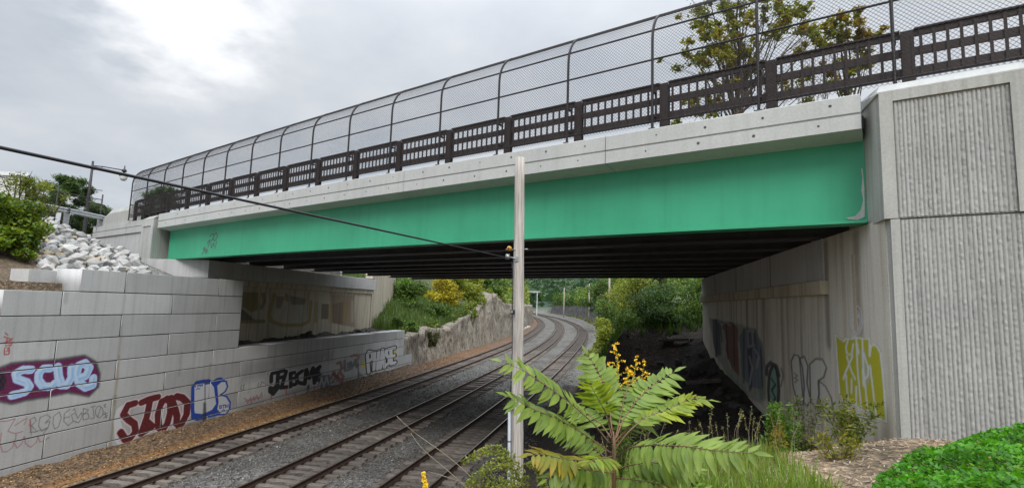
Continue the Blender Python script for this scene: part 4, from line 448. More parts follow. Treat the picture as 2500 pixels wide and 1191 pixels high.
PAINT_RIGHT=[["P",[0.16,0.2,0.17],0.6,0.102,0.0,4.09,[[30.54,5.55],[22.42,5.4],[19.75,4.92],[19.4,3.47],[19.92,2.78],[21.73,2.73],[25.0,3.0],[28.47,3.65]]],["P",[0.03,0.03,0.07],0.8,0.073,0.0,5.1,[[29.41,5.48],[27.28,5.52],[27.12,3.86],[28.47,3.65],[29.21,4.34]]],["P",[0.16,0.04,0.035],0.75,0.063,0.0,4.49,[[27.01,5.44],[24.45,5.46],[23.47,5.22],[23.37,3.35],[24.78,3.5],[26.13,4.19]]],["P",[0.1,0.13,0.2],0.7,0.066,0.0,3.93,[[23.26,4.93],[22.12,5.34],[20.58,5.33],[19.76,4.79],[19.53,4.19],[19.88,3.28],[21.7,3.15],[22.88,3.41]]],["P",[0.03,0.035,0.08],0.8,0.034,0.0,3.93,[[21.94,4.5],[21.17,4.63],[21.28,3.14],[21.71,2.94]]],["P",[0.2,0.07,0.06],0.6,0.062,0.0,4.38,[[25.11,4.27],[23.73,4.44],[23.47,3.38],[24.41,3.38]]],["P",[0.35,0.38,0.45],0.6,0.041,0.0,3.83,[[21.97,5.24],[20.66,5.29],[20.63,4.73],[21.88,4.58]]],["P",[0.06,0.06,0.1],0.8,0.027,0.0,3.9,[[21.69,5.15],[21.26,5.2],[21.16,4.73],[21.64,4.66]]],["P",[0.06,0.06,0.1],0.7,0.026,0.0,3.83,[[20.99,5.18],[20.72,5.19],[20.7,4.79],[20.97,4.74]]],["P",[0.13,0.28,0.22],0.5,0.09,0.0,4.3,[[26.62,3.3],[22.59,3.02],[21.72,2.8],[22.63,2.59],[25.4,2.79]]],["P",[0.12,0.2,0.15],0.6,0.076,0.0,3.57,[[20.46,3.58],[19.6,3.81],[19.56,2.96],[20.27,2.9]]],["S",[0.02,0.02,0.03],0.7,0.027,0.036,5.12,[[28.36,5.5],[28.17,4.4],[28.47,3.65]]],["S",[0.02,0.02,0.03],0.7,0.027,0.035,4.85,[[27.29,5.43],[26.89,4.48]]],["S",[0.02,0.02,0.03],0.7,0.024,0.033,4.69,[[25.84,5.3],[25.53,3.83]]],["S",[0.02,0.02,0.03],0.7,0.024,0.032,4.29,[[24.27,5.35],[24.21,3.64]]],["S",[0.02,0.02,0.03],0.7,0.022,0.029,4.06,[[22.43,5.26],[22.58,3.16]]],["S",[0.02,0.02,0.03],0.7,0.02,0.027,3.63,[[20.72,5.26],[20.58,4.34]]],["S",[0.02,0.02,0.03],0.7,0.019,0.025,3.61,[[20.01,4.65],[19.87,3.4]]],["S",[0.45,0.47,0.52],0.55,0.043,0.043,4.71,[[27.86,5.51],[26.93,5.26],[26.04,5.46],[25.03,5.32]]],["S",[0.45,0.47,0.52],0.55,0.042,0.042,4.81,[[26.5,5.02],[26.1,4.53],[26.58,3.82]]],["S",[0.45,0.47,0.52],0.55,0.034,0.034,3.93,[[21.61,4.25],[21.22,3.88],[21.69,3.22]]],["S",[0.45,0.47,0.52],0.55,0.037,0.037,4.18,[[23.44,4.69],[23.15,4.12]]],["S",[0.45,0.47,0.52],0.55,0.033,0.033,3.69,[[20.77,4.59],[20.28,4.37],[20.56,3.95]]],["S",[0.45,0.47,0.52],0.55,0.041,0.041,4.53,[[25.54,3.74],[24.97,3.48]]],["P",[0.1,0.3,0.25],0.75,0.024,0.0,3.31,[[18.03,3.55],[18.11,3.23],[18.27,2.96],[18.49,2.78],[18.73,2.74],[18.94,2.84],[19.07,3.08],[19.1,3.39],[19.02,3.73],[18.84,4.01],[18.61,4.17],[18.37,4.2],[18.17,4.08],[18.05,3.85],[18.03,3.55]]],["S",[0.015,0.015,0.02],0.9,0.018,0.047,3.31,[[17.99,3.56],[18.07,3.22],[18.25,2.94],[18.48,2.75],[18.74,2.7],[18.97,2.8],[19.11,3.05],[19.15,3.39],[19.06,3.74],[18.87,4.04],[18.62,4.21],[18.36,4.24],[18.15,4.12],[18.02,3.87],[17.99,3.56]]],["S",[0.03,0.03,0.035],0.85,0.024,0.059,3.38,[[19.33,3.87],[19.24,4.13],[18.79,4.31],[18.18,4.27],[17.95,4.01]]],["S",[0.02,0.02,0.02],0.9,0.011,0.028,3.44,[[18.73,3.8],[18.33,3.68],[18.76,3.44],[18.36,3.27],[18.75,2.98]]],["S",[0.3,0.2,0.35],0.6,0.024,0.035,3.35,[[18.68,3.16],[18.49,2.91]]],["S",[0.05,0.05,0.05],0.6,0.017,0.023,3.12,[[17.71,4.26],[17.5,4.06],[17.75,3.7]]],["P",[0.62,0.62,0.58],0.75,0.03,0.0,2.95,[[16.72,4.55],[16.42,4.77],[16.02,4.74],[15.79,4.47],[15.69,3.99],[15.81,3.49],[16.26,3.46],[16.61,3.86]]],["P",[0.62,0.62,0.58],0.75,0.03,0.0,2.73,[[16.0,4.69],[15.62,4.78],[15.36,4.56],[15.47,4.12],[15.24,3.68],[15.52,3.51],[15.8,3.59]]],["P",[0.62,0.62,0.58],0.75,0.027,0.0,2.7,[[15.22,4.62],[14.75,4.81],[14.32,4.82],[14.1,4.65],[14.29,4.41],[14.67,4.27],[14.64,3.96],[14.86,3.56],[15.24,3.68]]],["P",[0.62,0.62,0.58],0.75,0.026,0.0,2.58,[[14.61,4.28],[14.2,4.2],[13.88,3.99],[13.73,3.68],[13.83,3.39],[14.21,3.44],[14.67,3.6]]],["S",[0.06,0.06,0.065],0.8,0.015,0.022,3.0,[[16.72,4.55],[16.42,4.77],[16.02,4.74],[15.79,4.47],[15.69,3.99],[15.81,3.49],[16.26,3.46],[16.61,3.86],[16.72,4.55]]],["S",[0.06,0.06,0.065],0.8,0.015,0.022,2.77,[[16.0,4.69],[15.62,4.78],[15.36,4.56],[15.47,4.12],[15.24,3.68],[15.52,3.51],[15.8,3.59],[16.0,4.69]]],["S",[0.06,0.06,0.065],0.8,0.014,0.02,2.7,[[15.22,4.62],[14.75,4.81],[14.32,4.82],[14.1,4.65],[14.29,4.41],[14.67,4.27],[14.64,3.96],[14.86,3.56],[15.24,3.68],[15.22,4.62]]],["S",[0.06,0.06,0.065],0.8,0.013,0.019,2.58,[[14.61,4.28],[14.2,4.2],[13.88,3.99],[13.73,3.68],[13.83,3.39],[14.21,3.44],[14.67,3.6],[14.61,4.28]]],["P",[0.2,0.4,0.34],0.45,0.08,0.0,3.05,[[17.41,3.43],[16.73,3.43],[15.82,3.39],[15.55,3.25],[16.77,3.01]]],["P",[0.5,0.3,0.32],0.35,0.083,0.0,3.09,[[17.6,3.29],[16.75,3.17],[16.14,3.04],[17.47,2.72]]],["S",[0.1,0.1,0.1],0.6,0.016,0.021,2.91,[[16.47,4.24],[16.19,4.22],[16.48,4.11],[16.2,4.1],[16.46,3.99]]],["P",[0.44,0.43,0.015],1,0.012,0.0,2.18,[[13.5,5.47],[13.05,5.33],[12.93,5.41],[12.42,5.44],[11.83,5.47],[11.85,5.11],[11.77,5.35],[11.56,5.36],[11.4,5.22],[11.34,4.81],[11.29,3.97],[11.78,3.99],[12.26,4.01],[12.6,4.03],[12.87,4.04],[13.2,4.02],[13.39,4.15],[13.44,4.72]]],["P",[0.42,0.42,0.36],0.75,0.015,0.0,2.19,[[12.27,5.22],[12.07,5.24],[11.89,4.92],[11.82,4.75],[12.01,4.51],[12.21,4.48]]],["S",[0.68,0.72,0.68],0.95,0.008,0.019,2.24,[[13.5,5.47],[13.05,5.33],[12.93,5.41],[12.42,5.44],[11.83,5.47],[11.85,5.11],[11.77,5.35],[11.56,5.36],[11.4,5.22],[11.34,4.81],[11.29,3.97],[11.78,3.99],[12.26,4.01],[12.6,4.03],[12.87,4.04],[13.2,4.02],[13.39,4.15],[13.44,4.72],[13.5,5.47]]],["S",[0.68,0.72,0.68],0.95,0.008,0.019,2.18,[[12.42,5.42],[12.42,4.83],[12.32,4.02]]],["S",[0.68,0.72,0.68],0.95,0.008,0.019,2.06,[[12.14,5.44],[12.14,4.79],[12.03,4.01]]],["S",[0.68,0.72,0.68],0.95,0.007,0.018,2.06,[[11.85,4.93],[11.77,4.47],[11.69,4.01]]],["S",[0.68,0.72,0.68],0.95,0.008,0.019,2.35,[[12.82,5.4],[12.95,5.21],[12.91,5.07],[12.68,5.07],[12.57,5.32]]],["S",[0.68,0.72,0.68],0.95,0.008,0.02,2.28,[[12.64,5.04],[13.0,4.69],[13.16,4.51]]],["S",[0.68,0.72,0.68],0.95,0.008,0.019,2.29,[[12.92,5.01],[12.71,4.72],[12.55,4.59]]],["S",[0.68,0.72,0.68],0.95,0.008,0.019,2.41,[[13.0,4.61],[12.96,4.06]]],["S",[0.68,0.72,0.68],0.95,0.008,0.02,2.17,[[12.73,4.56],[12.76,4.27]]],["S",[0.68,0.72,0.68],0.95,0.008,0.019,2.24,[[12.52,4.44],[12.55,4.05]]],["S",[0.68,0.72,0.68],0.95,0.008,0.019,2.06,[[12.11,5.16],[11.93,4.88],[11.96,4.73],[12.2,4.57]]],["S",[0.68,0.72,0.68],0.95,0.007,0.018,2.25,[[12.18,4.82],[12.17,4.49]]],["S",[0.68,0.72,0.68],0.95,0.008,0.019,2.18,[[12.39,5.33],[12.34,5.14]]],["S",[0.6,0.6,0.66],0.7,0.012,0.015,2.24,[[12.1,5.81],[12.14,5.68],[12.23,5.57],[12.35,5.51],[12.48,5.5],[12.59,5.56],[12.67,5.66],[12.68,5.8],[12.64,5.94],[12.55,6.05],[12.42,6.11],[12.29,6.11],[12.18,6.05],[12.12,5.94],[12.1,5.81]]],["S",[0.6,0.6,0.66],0.7,0.012,0.015,2.24,[[12.2,5.79],[12.22,5.7],[12.28,5.62],[12.37,5.57],[12.45,5.57],[12.53,5.61],[12.57,5.69],[12.59,5.78],[12.56,5.88],[12.49,5.96],[12.41,6.01],[12.32,6.01],[12.25,5.96],[12.21,5.89],[12.2,5.79]]],["S",[0.6,0.6,0.66],0.7,0.012,0.015,2.18,[[12.49,5.63],[12.43,5.77],[12.33,5.77],[12.32,5.64]]],["S",[0.6,0.6,0.66],0.8,0.008,0.019,2.24,[[12.47,5.9],[12.47,5.87]]],["S",[0.6,0.6,0.66],0.8,0.008,0.019,2.18,[[12.29,5.91],[12.29,5.87]]],["P",[0.6,0.6,0.62],0.5,0.031,0.0,2.18,[[12.65,3.96],[12.34,4.03],[12.41,3.78],[12.58,3.78]]],["S",[0.6,0.62,0.6],0.7,0.015,0.023,2.41,[[12.87,4.04],[12.98,3.82]]],["S",[0.6,0.6,0.62],0.4,0.015,0.031,2.12,[[12.31,3.87],[12.25,3.7]]]]
PAINT_LEFT=[["P",[0.2,0.16,0.03],0.7,0.091,0.0,1.53,[[27.49,6.14],[28.98,6.14],[29.07,5.4],[29.05,5.08],[28.51,4.95],[27.67,5.26]]],["S",[0.3,0.22,0.06],0.75,0.05,0.11,1.7,[[30.54,6.04],[30.32,5.41],[30.16,4.84],[30.45,4.36],[31.59,4.09],[33.83,4.02],[34.73,4.26],[34.78,5.66]]],["S",[0.28,0.22,0.1],0.75,0.05,0.11,1.7,[[31.81,6.07],[31.94,5.72]]],["S",[0.2,0.17,0.08],0.75,0.046,0.111,1.6,[[29.42,6.06],[29.62,5.6],[29.38,5.22]]],["S",[0.4,0.42,0.38],0.75,0.05,0.11,1.67,[[31.84,5.27],[31.37,4.53]]],["S",[0.4,0.45,0.42],0.75,0.052,0.093,1.77,[[33.48,5.28],[32.95,4.56]]],["S",[0.35,0.4,0.4],0.75,0.052,0.062,1.79,[[33.13,5.22],[33.66,4.23]]],["S",[0.35,0.27,0.08],0.75,0.054,0.109,1.9,[[35.49,5.55],[35.61,4.24]]],["S",[0.4,0.42,0.36],0.75,0.055,0.067,1.9,[[35.94,5.56],[36.03,4.5]]],["S",[0.42,0.32,0.07],0.75,0.057,0.092,1.98,[[37.5,5.46],[37.6,4.19]]],["S",[0.5,0.42,0.12],0.75,0.061,0.134,2.08,[[39.78,5.47],[39.9,4.13]]],["S",[0.2,0.15,0.05],0.75,0.045,0.109,1.55,[[27.78,4.42],[29.71,4.38]]],["P",[0.1,0.045,0.035],0.7,0.034,0.0,1.95,[[36.21,5.51],[37.24,5.51],[37.32,4.37],[36.31,4.39]]],["P",[0.2,0.12,0.06],0.6,0.12,0.0,2.08,[[37.46,6.21],[41.2,6.24],[41.57,3.59],[37.86,4.07]]],["P",[0.12,0.06,0.04],0.5,0.059,0.0,2.05,[[37.77,5.52],[39.38,5.71],[39.51,3.84],[37.97,4.06]]],["P",[0.03,0.03,0.03],0.7,0.089,0.0,1.52,[[27.55,5.22],[28.85,4.49],[27.64,4.51]]],["P",[0.03,0.03,0.03],0.5,0.098,0.0,1.66,[[30.7,6.0],[31.67,5.92],[31.29,5.12],[30.8,5.22]]],["P",[0.03,0.03,0.03],0.5,0.083,0.0,1.77,[[32.15,6.03],[34.14,5.86],[34.01,5.44],[32.4,5.43]]],["S",[0.5,0.45,0.4],0.5,0.063,0.075,2.13,[[40.88,5.73],[41.1,4.1]]]]

def seg_d(px, py, pts):
    d = np.full(px.shape, 1e9)
    for (ax, ay), (bx, by) in zip(pts[:-1], pts[1:]):
        vx, vy = bx-ax, by-ay; L2 = vx*vx+vy*vy+1e-12
        tt = np.clip(((px-ax)*vx+(py-ay)*vy)/L2, 0, 1); d = np.minimum(d, np.hypot(px-ax-tt*vx, py-ay-tt*vy))
    return d
def paint_at(layers, A, Zz):
    out = np.zeros(A.shape+(4,))
    wob = (fbm(A*6, Zz*6, 3)-.5)*.05
    for kind, colr, al, soft, r_, an, pts in layers:
        P_ = np.array(pts); m_ = r_+soft+.05
        sel = (A > P_[:, 0].min()-m_*an) & (A < P_[:, 0].max()+m_*an) & (Zz > P_[:, 1].min()-m_) & (Zz < P_[:, 1].max()+m_)
        if not sel.any(): continue
        a_, z_ = A[sel]/an, Zz[sel]; pp = [(p_[0]/an, p_[1]) for p_ in pts]
        if kind == 'S':
            d = seg_d(a_, z_, pp)-r_
        else:
            ins = np.zeros(a_.shape, bool); q = pp+[pp[0]]
            for (ax, ay), (bx, by) in zip(q[:-1], q[1:]):
                cnd = (ay > z_) != (by > z_); xi = (bx-ax)*(z_-ay)/((by-ay) if by != ay else 1e-9)+ax; ins ^= cnd & (a_ < xi)
            d = seg_d(a_, z_, q); d = np.where(ins, -d, d)
        s_ = max(soft, .012); al_ = al*np.clip(.5-(d+wob[sel]*min(1, soft*8))/s_, 0, 1)
        o_ = out[sel]; na = al_+o_[:, 3]*(1-al_); rgb = (np.array(colr)*al_[:, None]+o_[:, :3]*(o_[:, 3]*(1-al_))[:, None])/np.maximum(na, 1e-6)[:, None]
        out[sel] = np.concatenate([rgb, na[:, None]], 1)
    return out
def sheet(a0, a1, z0, z1, st, fn, layers):   # gridded face with paint, fn(a,z)->(x,y,z)
    na, nz = max(2, int((a1-a0)/st)), max(2, int((z1-z0)/st)); A, Zz = np.meshgrid(np.linspace(a0, a1, na), np.linspace(z0, z1, nz))
    id_ = np.arange(na*nz).reshape(nz, na); f_ = np.stack([id_[:-1, :-1], id_[:-1, 1:], id_[1:, 1:], id_[1:, :-1]], -1).reshape(-1, 4)
    return fn(A, Zz).reshape(-1, 3), f_, paint_at(layers, A, Zz).reshape(-1, 4)
st_ = lambda a, z0, z1, r_, cc, al: ['S', cc, al, .09, r_, 1.0, [[a, z0], [a+.03, (z0+z1)/2], [a, z1]]]
PAINT_WALL = [st_(17.75, -.2, 1.9, .05, [.22, .20, .04], .55), st_(17.7, 1.6, 3.4, .05, [.30, .19, .07], .55), st_(17.66, 3.4, 4.6, .03, [.26, .19, .10], .4), st_(22.55, 1.5, 2.6, .05, [.30, .20, .09], .5), st_(22.5, -.2, .9, .08, [.05, .05, .04], .6), st_(17.62, 5.0, 6.6, .05, [.30, .27, .2], .3),
    ['P', [.07, .065, .055], .4, .5, 0, 1, [[24.5, -.4], [38, -.4], [38, .25], [31, .5], [25, .35]]], ['P', [.13, .13, .13], .35, .4, 0, 1, [[24.7, 1.4], [34, 1.7], [34, 2.4], [25, 2.45]]]] + PAINT_WALL

_r = random.Random(5)
for _ in range(26):      # rusty and sooty runs below the ledge of the right abutment
    a_ = _r.uniform(11.6, 31); z1_ = 6.36 if a_ > 14 else 7.6; PAINT_RIGHT.insert(0, ['S', _r.choice([[.17, .10, .05], [.10, .085, .065], [.24, .17, .10], [.07, .06, .05]]), _r.uniform(.25, .6), .16, _r.uniform(.02, .13), 1.0, [[a_, z1_], [a_+.02, z1_-_r.uniform(.8, 1.6)], [a_, z1_-_r.uniform(1.7, 3.6)]]])
for _ in range(40):      # grime runs and pale lime runs on the block wall
    a_ = _r.uniform(13.5, 46); k_ = _r.choice([2.54, 3.27] if a_ > 24 else [3.27, 4.17, 5.02, 5.87, 6.7]); PAINT_WALL.insert(0, ['S', _r.choice([[.20, .19, .17], [.16, .15, .13], [.66, .66, .64], [.27, .22, .15]]), _r.uniform(.15, .38), .14, _r.uniform(.01, .10), 1.0, [[a_, k_], [a_+.01, k_-_r.uniform(.3, .8)], [a_, k_-_r.uniform(.8, 1.7)]]])

# ------------------------------------------------------------------ precast block wall on the left
ZC = [-.6, .21, 1.01, 1.80, 2.54, 3.27, 4.17, 5.02, 5.87, 6.70]
JA = [10.5, 15.25, 19.99, 24.69, 29.02, 33.36, 37.85, 42.39]; JB = [12.9, 17.62, 22.68, 26.86, 31.14, 35.59, 40.08, 44.63]
wall = tag(empty('block_wall', (-19.5, 13.4, -.3)), 'long stepped wall of big grey precast blocks covered in graffiti beside the tracks', 'retaining wall')
XF = -19.0
def block(y0, y1, z0, z1, xf=XF, depth=1.1, par=wall, paint=True):
    g = .017; y0 += g; y1 -= g; z0 += g; z1 -= g; c_ = .007; xf += rnd.uniform(-.006, .006); xb = xf-depth
    V = [(xb, y0, z0), (xb, y1, z0), (xb, y1, z1), (xb, y0, z1), (xf-c_, y0, z0), (xf-c_, y1, z0), (xf-c_, y1, z1), (xf-c_, y0, z1), (xf, y0+c_, z0+c_), (xf, y1-c_, z0+c_), (xf, y1-c_, z1-c_), (xf, y0+c_, z1-c_)]
    Fb = [(0, 3, 2, 1), (0, 1, 5, 4), (1, 2, 6, 5), (2, 3, 7, 6), (3, 0, 4, 7), (4, 5, 9, 8), (5, 6, 10, 9), (6, 7, 11, 10), (7, 4, 8, 11)]
    me_ = None
    if paint:
        sv, sf, sp = sheet(y0+c_, y1-c_, z0+c_, z1-c_, .022 if y1 < 27 else .032, lambda A, Q: np.stack([np.full(A.shape, xf), A, Q], -1), PAINT_WALL)
        if sp[:, 3].max() > .02:
            V2 = np.concatenate([np.array(V), sv]); f2 = np.concatenate([np.array(Fb), sf+len(V)]); cc = np.concatenate([np.zeros((len(V), 4)), sp])
            me_ = mesh('block', V2, f2, False, cc, 'paint')
    if me_ is None: me_ = mesh('block', V, Fb+[(8, 9, 10, 11)])
    o = add('block', me_, M['block'], par); o.matrix_parent_inverse = par.matrix_basis.inverted(); return o
for k in range(9):
    z0, z1 = ZC[k], ZC[k+1]; J = JB if k % 2 == 0 else JA
    a = 15.81 if k == 8 else (13.39 if k >= 3 else 10.5); e_ = 24.4 if k >= 5 else (46.4 if k >= 2 else 48.5)
    cuts = [a]+[j for j in J if a+.5 < j < e_-.5]+[e_]
    for y0, y1 in zip(cuts[:-1], cuts[1:]): block(y0, y1, z0, z1)
mb = MB().box((-19.9, 10.52, -.58), (-19.016, 48.46, .995)).box((-19.9, 10.52, .9952), (-19.016, 46.36, 2.53)).box((-19.9, 13.42, 2.5302), (-19.016, 46.36, 3.25)).box((-19.9, 13.42, 3.2502), (-19.016, 24.36, 5.85)).box((-19.9, 15.85, 5.8502), (-19.016, 24.36, 6.68))  # dark backing added in the gaps to stand for joint shade and caulk
o = mb.build('joint_shade_backing', simple('dark_joint', (.03, .028, .026), (.02, .019, .018), 5, .9, 0, 0), wall); o.matrix_parent_inverse = wall.matrix_basis.inverted()
for y0, y1 in ((15.0, 16.6),): block(y0, y1, 5.87, 6.62, -20.3, .8, wall, False)

# ------------------------------------------------------------------ the road bridge
bridge = tag(empty('road_bridge', (4.95, 11.5, 3.3)), 'road bridge with a long green steel girder and pale concrete edge spanning the tracks', 'bridge')
INV = bridge.matrix_basis.inverted()
def part(mb, name, mat, par=bridge, smooth=False):
    o = mb.build(name, mat, par, smooth); o.matrix_parent_inverse = INV if par is bridge else Matrix.Identity(4); return o
def bsweep(mb, poly, us, zf=None):
    i0 = len(mb.v); k = len(poly)
    for u in us:
        for v, z in poly: mb.v.append(tuple(Bp(u, v, z+(zf(u) if zf else camber(u)))))
    for j in range(len(us)-1):
        for q in range(k):
            a, b_ = i0+j*k+q, i0+j*k+(q+1) % k; mb.f.append((a, b_, b_+k, a+k))
    mb.f.append(tuple(i0+q for q in range(k))[::-1]); mb.f.append(tuple(i0+(len(us)-1)*k+q for q in range(k)))
    return mb
US = np.linspace(.36, 33.0, 15)
def igirder(v, zb, zt, us, fw=.23, web=.012):
    return [(v-fw, zb-.05), (v+fw, zb-.05), (v+fw, zb), (v+web, zb), (v+web, zt-.04), (v+.2, zt-.04), (v+.2, zt), (v-.2, zt), (v-.2, zt-.04), (v-web, zt-.04), (v-web, zb), (v-fw, zb)]
gg = part(bsweep(MB(), igirder(12.78, 7.80, 9.60, US), US), 'green_girder', M['green'])
gg['label'] = 'long bright green steel edge girder'
for k in range(1, 9):
    part(bsweep(MB(), igirder(12.78+2.33*k, 7.80, 9.60, US), US), 'inner_girder', M['dark_steel'])  # deck shade is put into the dark girder colour
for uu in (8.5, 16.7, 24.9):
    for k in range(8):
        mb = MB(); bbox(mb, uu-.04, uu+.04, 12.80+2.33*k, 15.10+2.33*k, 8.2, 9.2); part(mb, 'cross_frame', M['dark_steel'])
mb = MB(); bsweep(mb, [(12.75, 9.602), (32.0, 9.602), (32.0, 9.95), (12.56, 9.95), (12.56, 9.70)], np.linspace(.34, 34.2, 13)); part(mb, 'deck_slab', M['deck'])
# white sealant drip at the girder's right end
mb = MB(); pts = [(.425, 8.9), (.41, 8.7), (.44, 8.45), (.415, 8.25), (.46, 8.05), (.56, 7.93), (.72, 7.90), (.68, 7.87), (.52, 7.84), (.40, 7.9), (.385, 8.5), (.40, 8.9)]
mb.prism([Bp(u, 12.762, z) for u, z in pts], EV*-.008); o = part(mb, 'sealant_drip', M['newcap'], gg)
# purple scrawl on the girder
mbt = MB()
for s in ([(28.3, 8.85), (28.0, 9.0), (27.8, 8.85), (28.1, 8.6)], [(27.9, 8.9), (27.6, 9.02), (27.45, 8.8), (27.7, 8.6), (27.95, 8.75)], [(28.5, 8.5), (28.2, 8.7), (28.35, 8.3)], [(28.1, 8.55), (28.0, 8.25), (27.8, 8.5), (27.7, 8.3)], [(28.9, 8.2), (28.7, 8.35), (28.75, 8.1), (28.5, 8.25), (28.55, 8.0), (28.3, 8.2)], [(28.95, 7.95), (28.8, 8.1)], [(27.5, 8.6), (27.6, 8.2)]):
    for a, b_ in zip(s[:-1], s[1:]):
        d = np.array([b_[0]-a[0], b_[1]-a[1]]); n = np.array([-d[1], d[0]])/max(1e-6, np.linalg.norm(d))*.018
        mbt.prism([Bp(a[0]-n[0], 12.764, a[1]-n[1]), Bp(b_[0]-n[0], 12.764, b_[1]-n[1]), Bp(b_[0]+n[0], 12.764, b_[1]+n[1]), Bp(a[0]+n[0], 12.764, a[1]+n[1])], EV*-.006)
M['purple'] = simple('purple_spray', (.16, .03, .13), (.10, .02, .09), 6, .6, 0, 0)
o = part(mbt, 'graffiti_scrawl', M['purple'], gg)
# concrete edge beam in segments, with a groove and form-tie holes
JU = [.36, 5.89, 13.40, 20.59, 27.76, 33.15]
_hm = MB().prism([EU*math.cos(q)+np.array([0, 0, math.sin(q)]) for q in np.linspace(0, 6.283, 9)[:-1]], EV*-.1); hole_me = mesh('tie_hole', _hm.v, _hm.f); hole_me.materials.append(M['deck'])
def zbot(u): return 9.565-.06*u/33
for a, b_ in zip(JU[:-1], JU[1:]):
    us = np.linspace(a+.012, b_-.012, 6); mb = MB(); i0 = 0
    k = None
    for u in us:
        c_ = camber(u); zb_ = zbot(u)
        sec = [(12.15, zb_), (12.764, zb_-.09), (12.764, zb_+.10), (12.55, zb_+.14), (12.55, 10.28), (12.17, 10.28), (12.15, 10.26), (12.15, 9.905), (12.185, 9.895), (12.185, 9.872), (12.15, 9.862)]
        k = len(sec)
        for v, z in sec: mb.v.append(tuple(Bp(u, v, z+c_)))
    for j in range(len(us)-1):
        for q in range(k): mb.f.append((j*k+q, j*k+(q+1) % k, (j+1)*k+(q+1) % k, (j+1)*k+q))
    mb.f.append(tuple(range(k))[::-1]); mb.f.append(tuple((len(us)-1)*k+q for q in range(k)))
    seg = part(mb, 'edge_beam', M['fascia'])
    u = a+.55
    while u < b_-.3:
        for z in (10.10, 9.72):
            uu = u+rnd.uniform(-.05, .05)+(.2 if z < 10 else 0); zz = z+camber(uu)+rnd.uniform(-.02, .02); r_ = rnd.uniform(.02, .036)
            o = bpy.data.objects.new('tie_hole', hole_me); COL.objects.link(o); o.parent = seg; o.location = Bp(uu, 12.1492, zz); o.scale = (r_, r_, r_)
        u += 1.22
mb = MB(); bbox(mb, -.5, 34.2, 32.0, 32.3, 9.45, 10.28); part(mb, 'far_edge_beam', M['fascia'])

# right abutment
def yz_sheet(x, y0, y1, z0, z1, st, layers):
    return sheet(y0, y1, z0, z1, st, lambda A, Q: np.stack([np.full(A.shape, x), A, Q], -1), layers)
sv, sf, sp = yz_sheet(4.95, 10.98, 32.5, 1.6, 7.74, .036, PAINT_RIGHT)
bx_ = MB().box((4.9502, 10.98, .5), (6.3, 32.5, 7.74)); nb = len(bx_.v)
V2 = np.concatenate([np.array(bx_.v), sv]); f2 = np.concatenate([np.array([q for i, q in enumerate(bx_.f) if i != 5]), sf[:, ::-1]+nb]); cc = np.concatenate([np.zeros((nb, 4)), sp])
o = add('abutment', mesh('abutment', V2, f2, False, cc, 'paint'), M['abut'], bridge); o.matrix_parent_inverse = INV; abr = o
o['label'] = 'stained right abutment wall painted with faded murals and a yellow piece'
def bpart(a, b_, name, mat, par=bridge, c_=.015):
    return part(MB().cbox(a, b_, c_), name, mat, par)
bpart((4.77, 13.82, 6.38), (4.949, 32.55, 6.72), 'ledge', M['oldabut'], abr)
bpart((4.90, 14.0, 6.722), (4.9495, 32.5, 7.745), 'bearing_wall', M['newcap'], abr)
# back wall behind the girder ends
bpart((5.55, 12.4, 7.742), (6.4, 32.4, 9.60), 'back_wall', M['abut'], abr)
for yy_ in (18.4, 23.4, 28.2): bpart((4.888, yy_, 6.73), (4.9005, yy_+.02, 7.74), 'joint_strip', M['deck'], abr, .001)
bpart((4.938, 12.35, 5.6), (4.9496, 12.47, 7.2), 'form_strip', M['oldabut'], abr, .001)

# right end pilaster and ribbed wing wall
def xyprism(mb, pts, z0, z1): return mb.prism([(x, y, z0) for x, y in pts], (0, 0, z1-z0))
def sk(u, v0, d):      # from the front line at u, step back along the tracks
    q = Bp(u, v0, 0); return (q[0], q[1]+d)
VF = 11.85
wing = part(xyprism(MB(), [sk(-.02, VF+.06, .02), sk(-3.9, VF+.06, .02), sk(-3.9, VF+.06, 1.3), sk(-.02, VF+.06, 1.3)], 2.6, 7.69), 'wing_wall', M['wing'])
wing['label'] = 'ribbed grey concrete wing wall at the right end'
mb = MB(); bbox(mb, -.16, -.02, VF, VF+.07, 2.6, 7.685); o = part(mb, 'corner_strip', M['wing'], wing)
def ribs(u0, u1, z0, z1, vb, depth, pitch=.069, st=.045):
    V = []; Fq = []; u = u0; nz = int((z1-z0)/st)+1; zs = np.linspace(z0, z1, nz); n = 0
    r_ = np.random.default_rng(int(u0*100+z0*10)+999)
    while u > u1+pitch*.5:
        w0 = pitch*.20; prof = [(0, 0), (-w0*.5, 0), (-w0, depth), (-pitch+w0, depth), (-pitch+w0*.5, 0), (-pitch, 0)]
        rough = n % 2
        b0 = len(V)
        for z in zs:
            j1 = r_.uniform(-1, .35)*depth*(.8 if rough else .3); j2 = r_.uniform(-1, .35)*depth*(.8 if rough else .3); ju = r_.uniform(-1, 1)*pitch*(.10 if rough else .02)
            for q, (du, dv) in enumerate(prof):
                dv_ = dv+(j1 if q == 2 else j2 if q == 3 else 0)
                V.append(Bp(u+du+(ju if q in (2, 3) else 0), vb-max(dv_, .003), z))
        for a in range(nz-1):
            for q in range(5):
                i = b0+a*6+q; Fq.append((i, i+1, i+7, i+6))
        u -= pitch; n += 1
    return mesh('ribs', V, np.array(Fq))
o = add('ribs', ribs(-.16, -3.85, 2.9, 7.67, VF+.058, .022, .062, .03), M['rib'], wing)
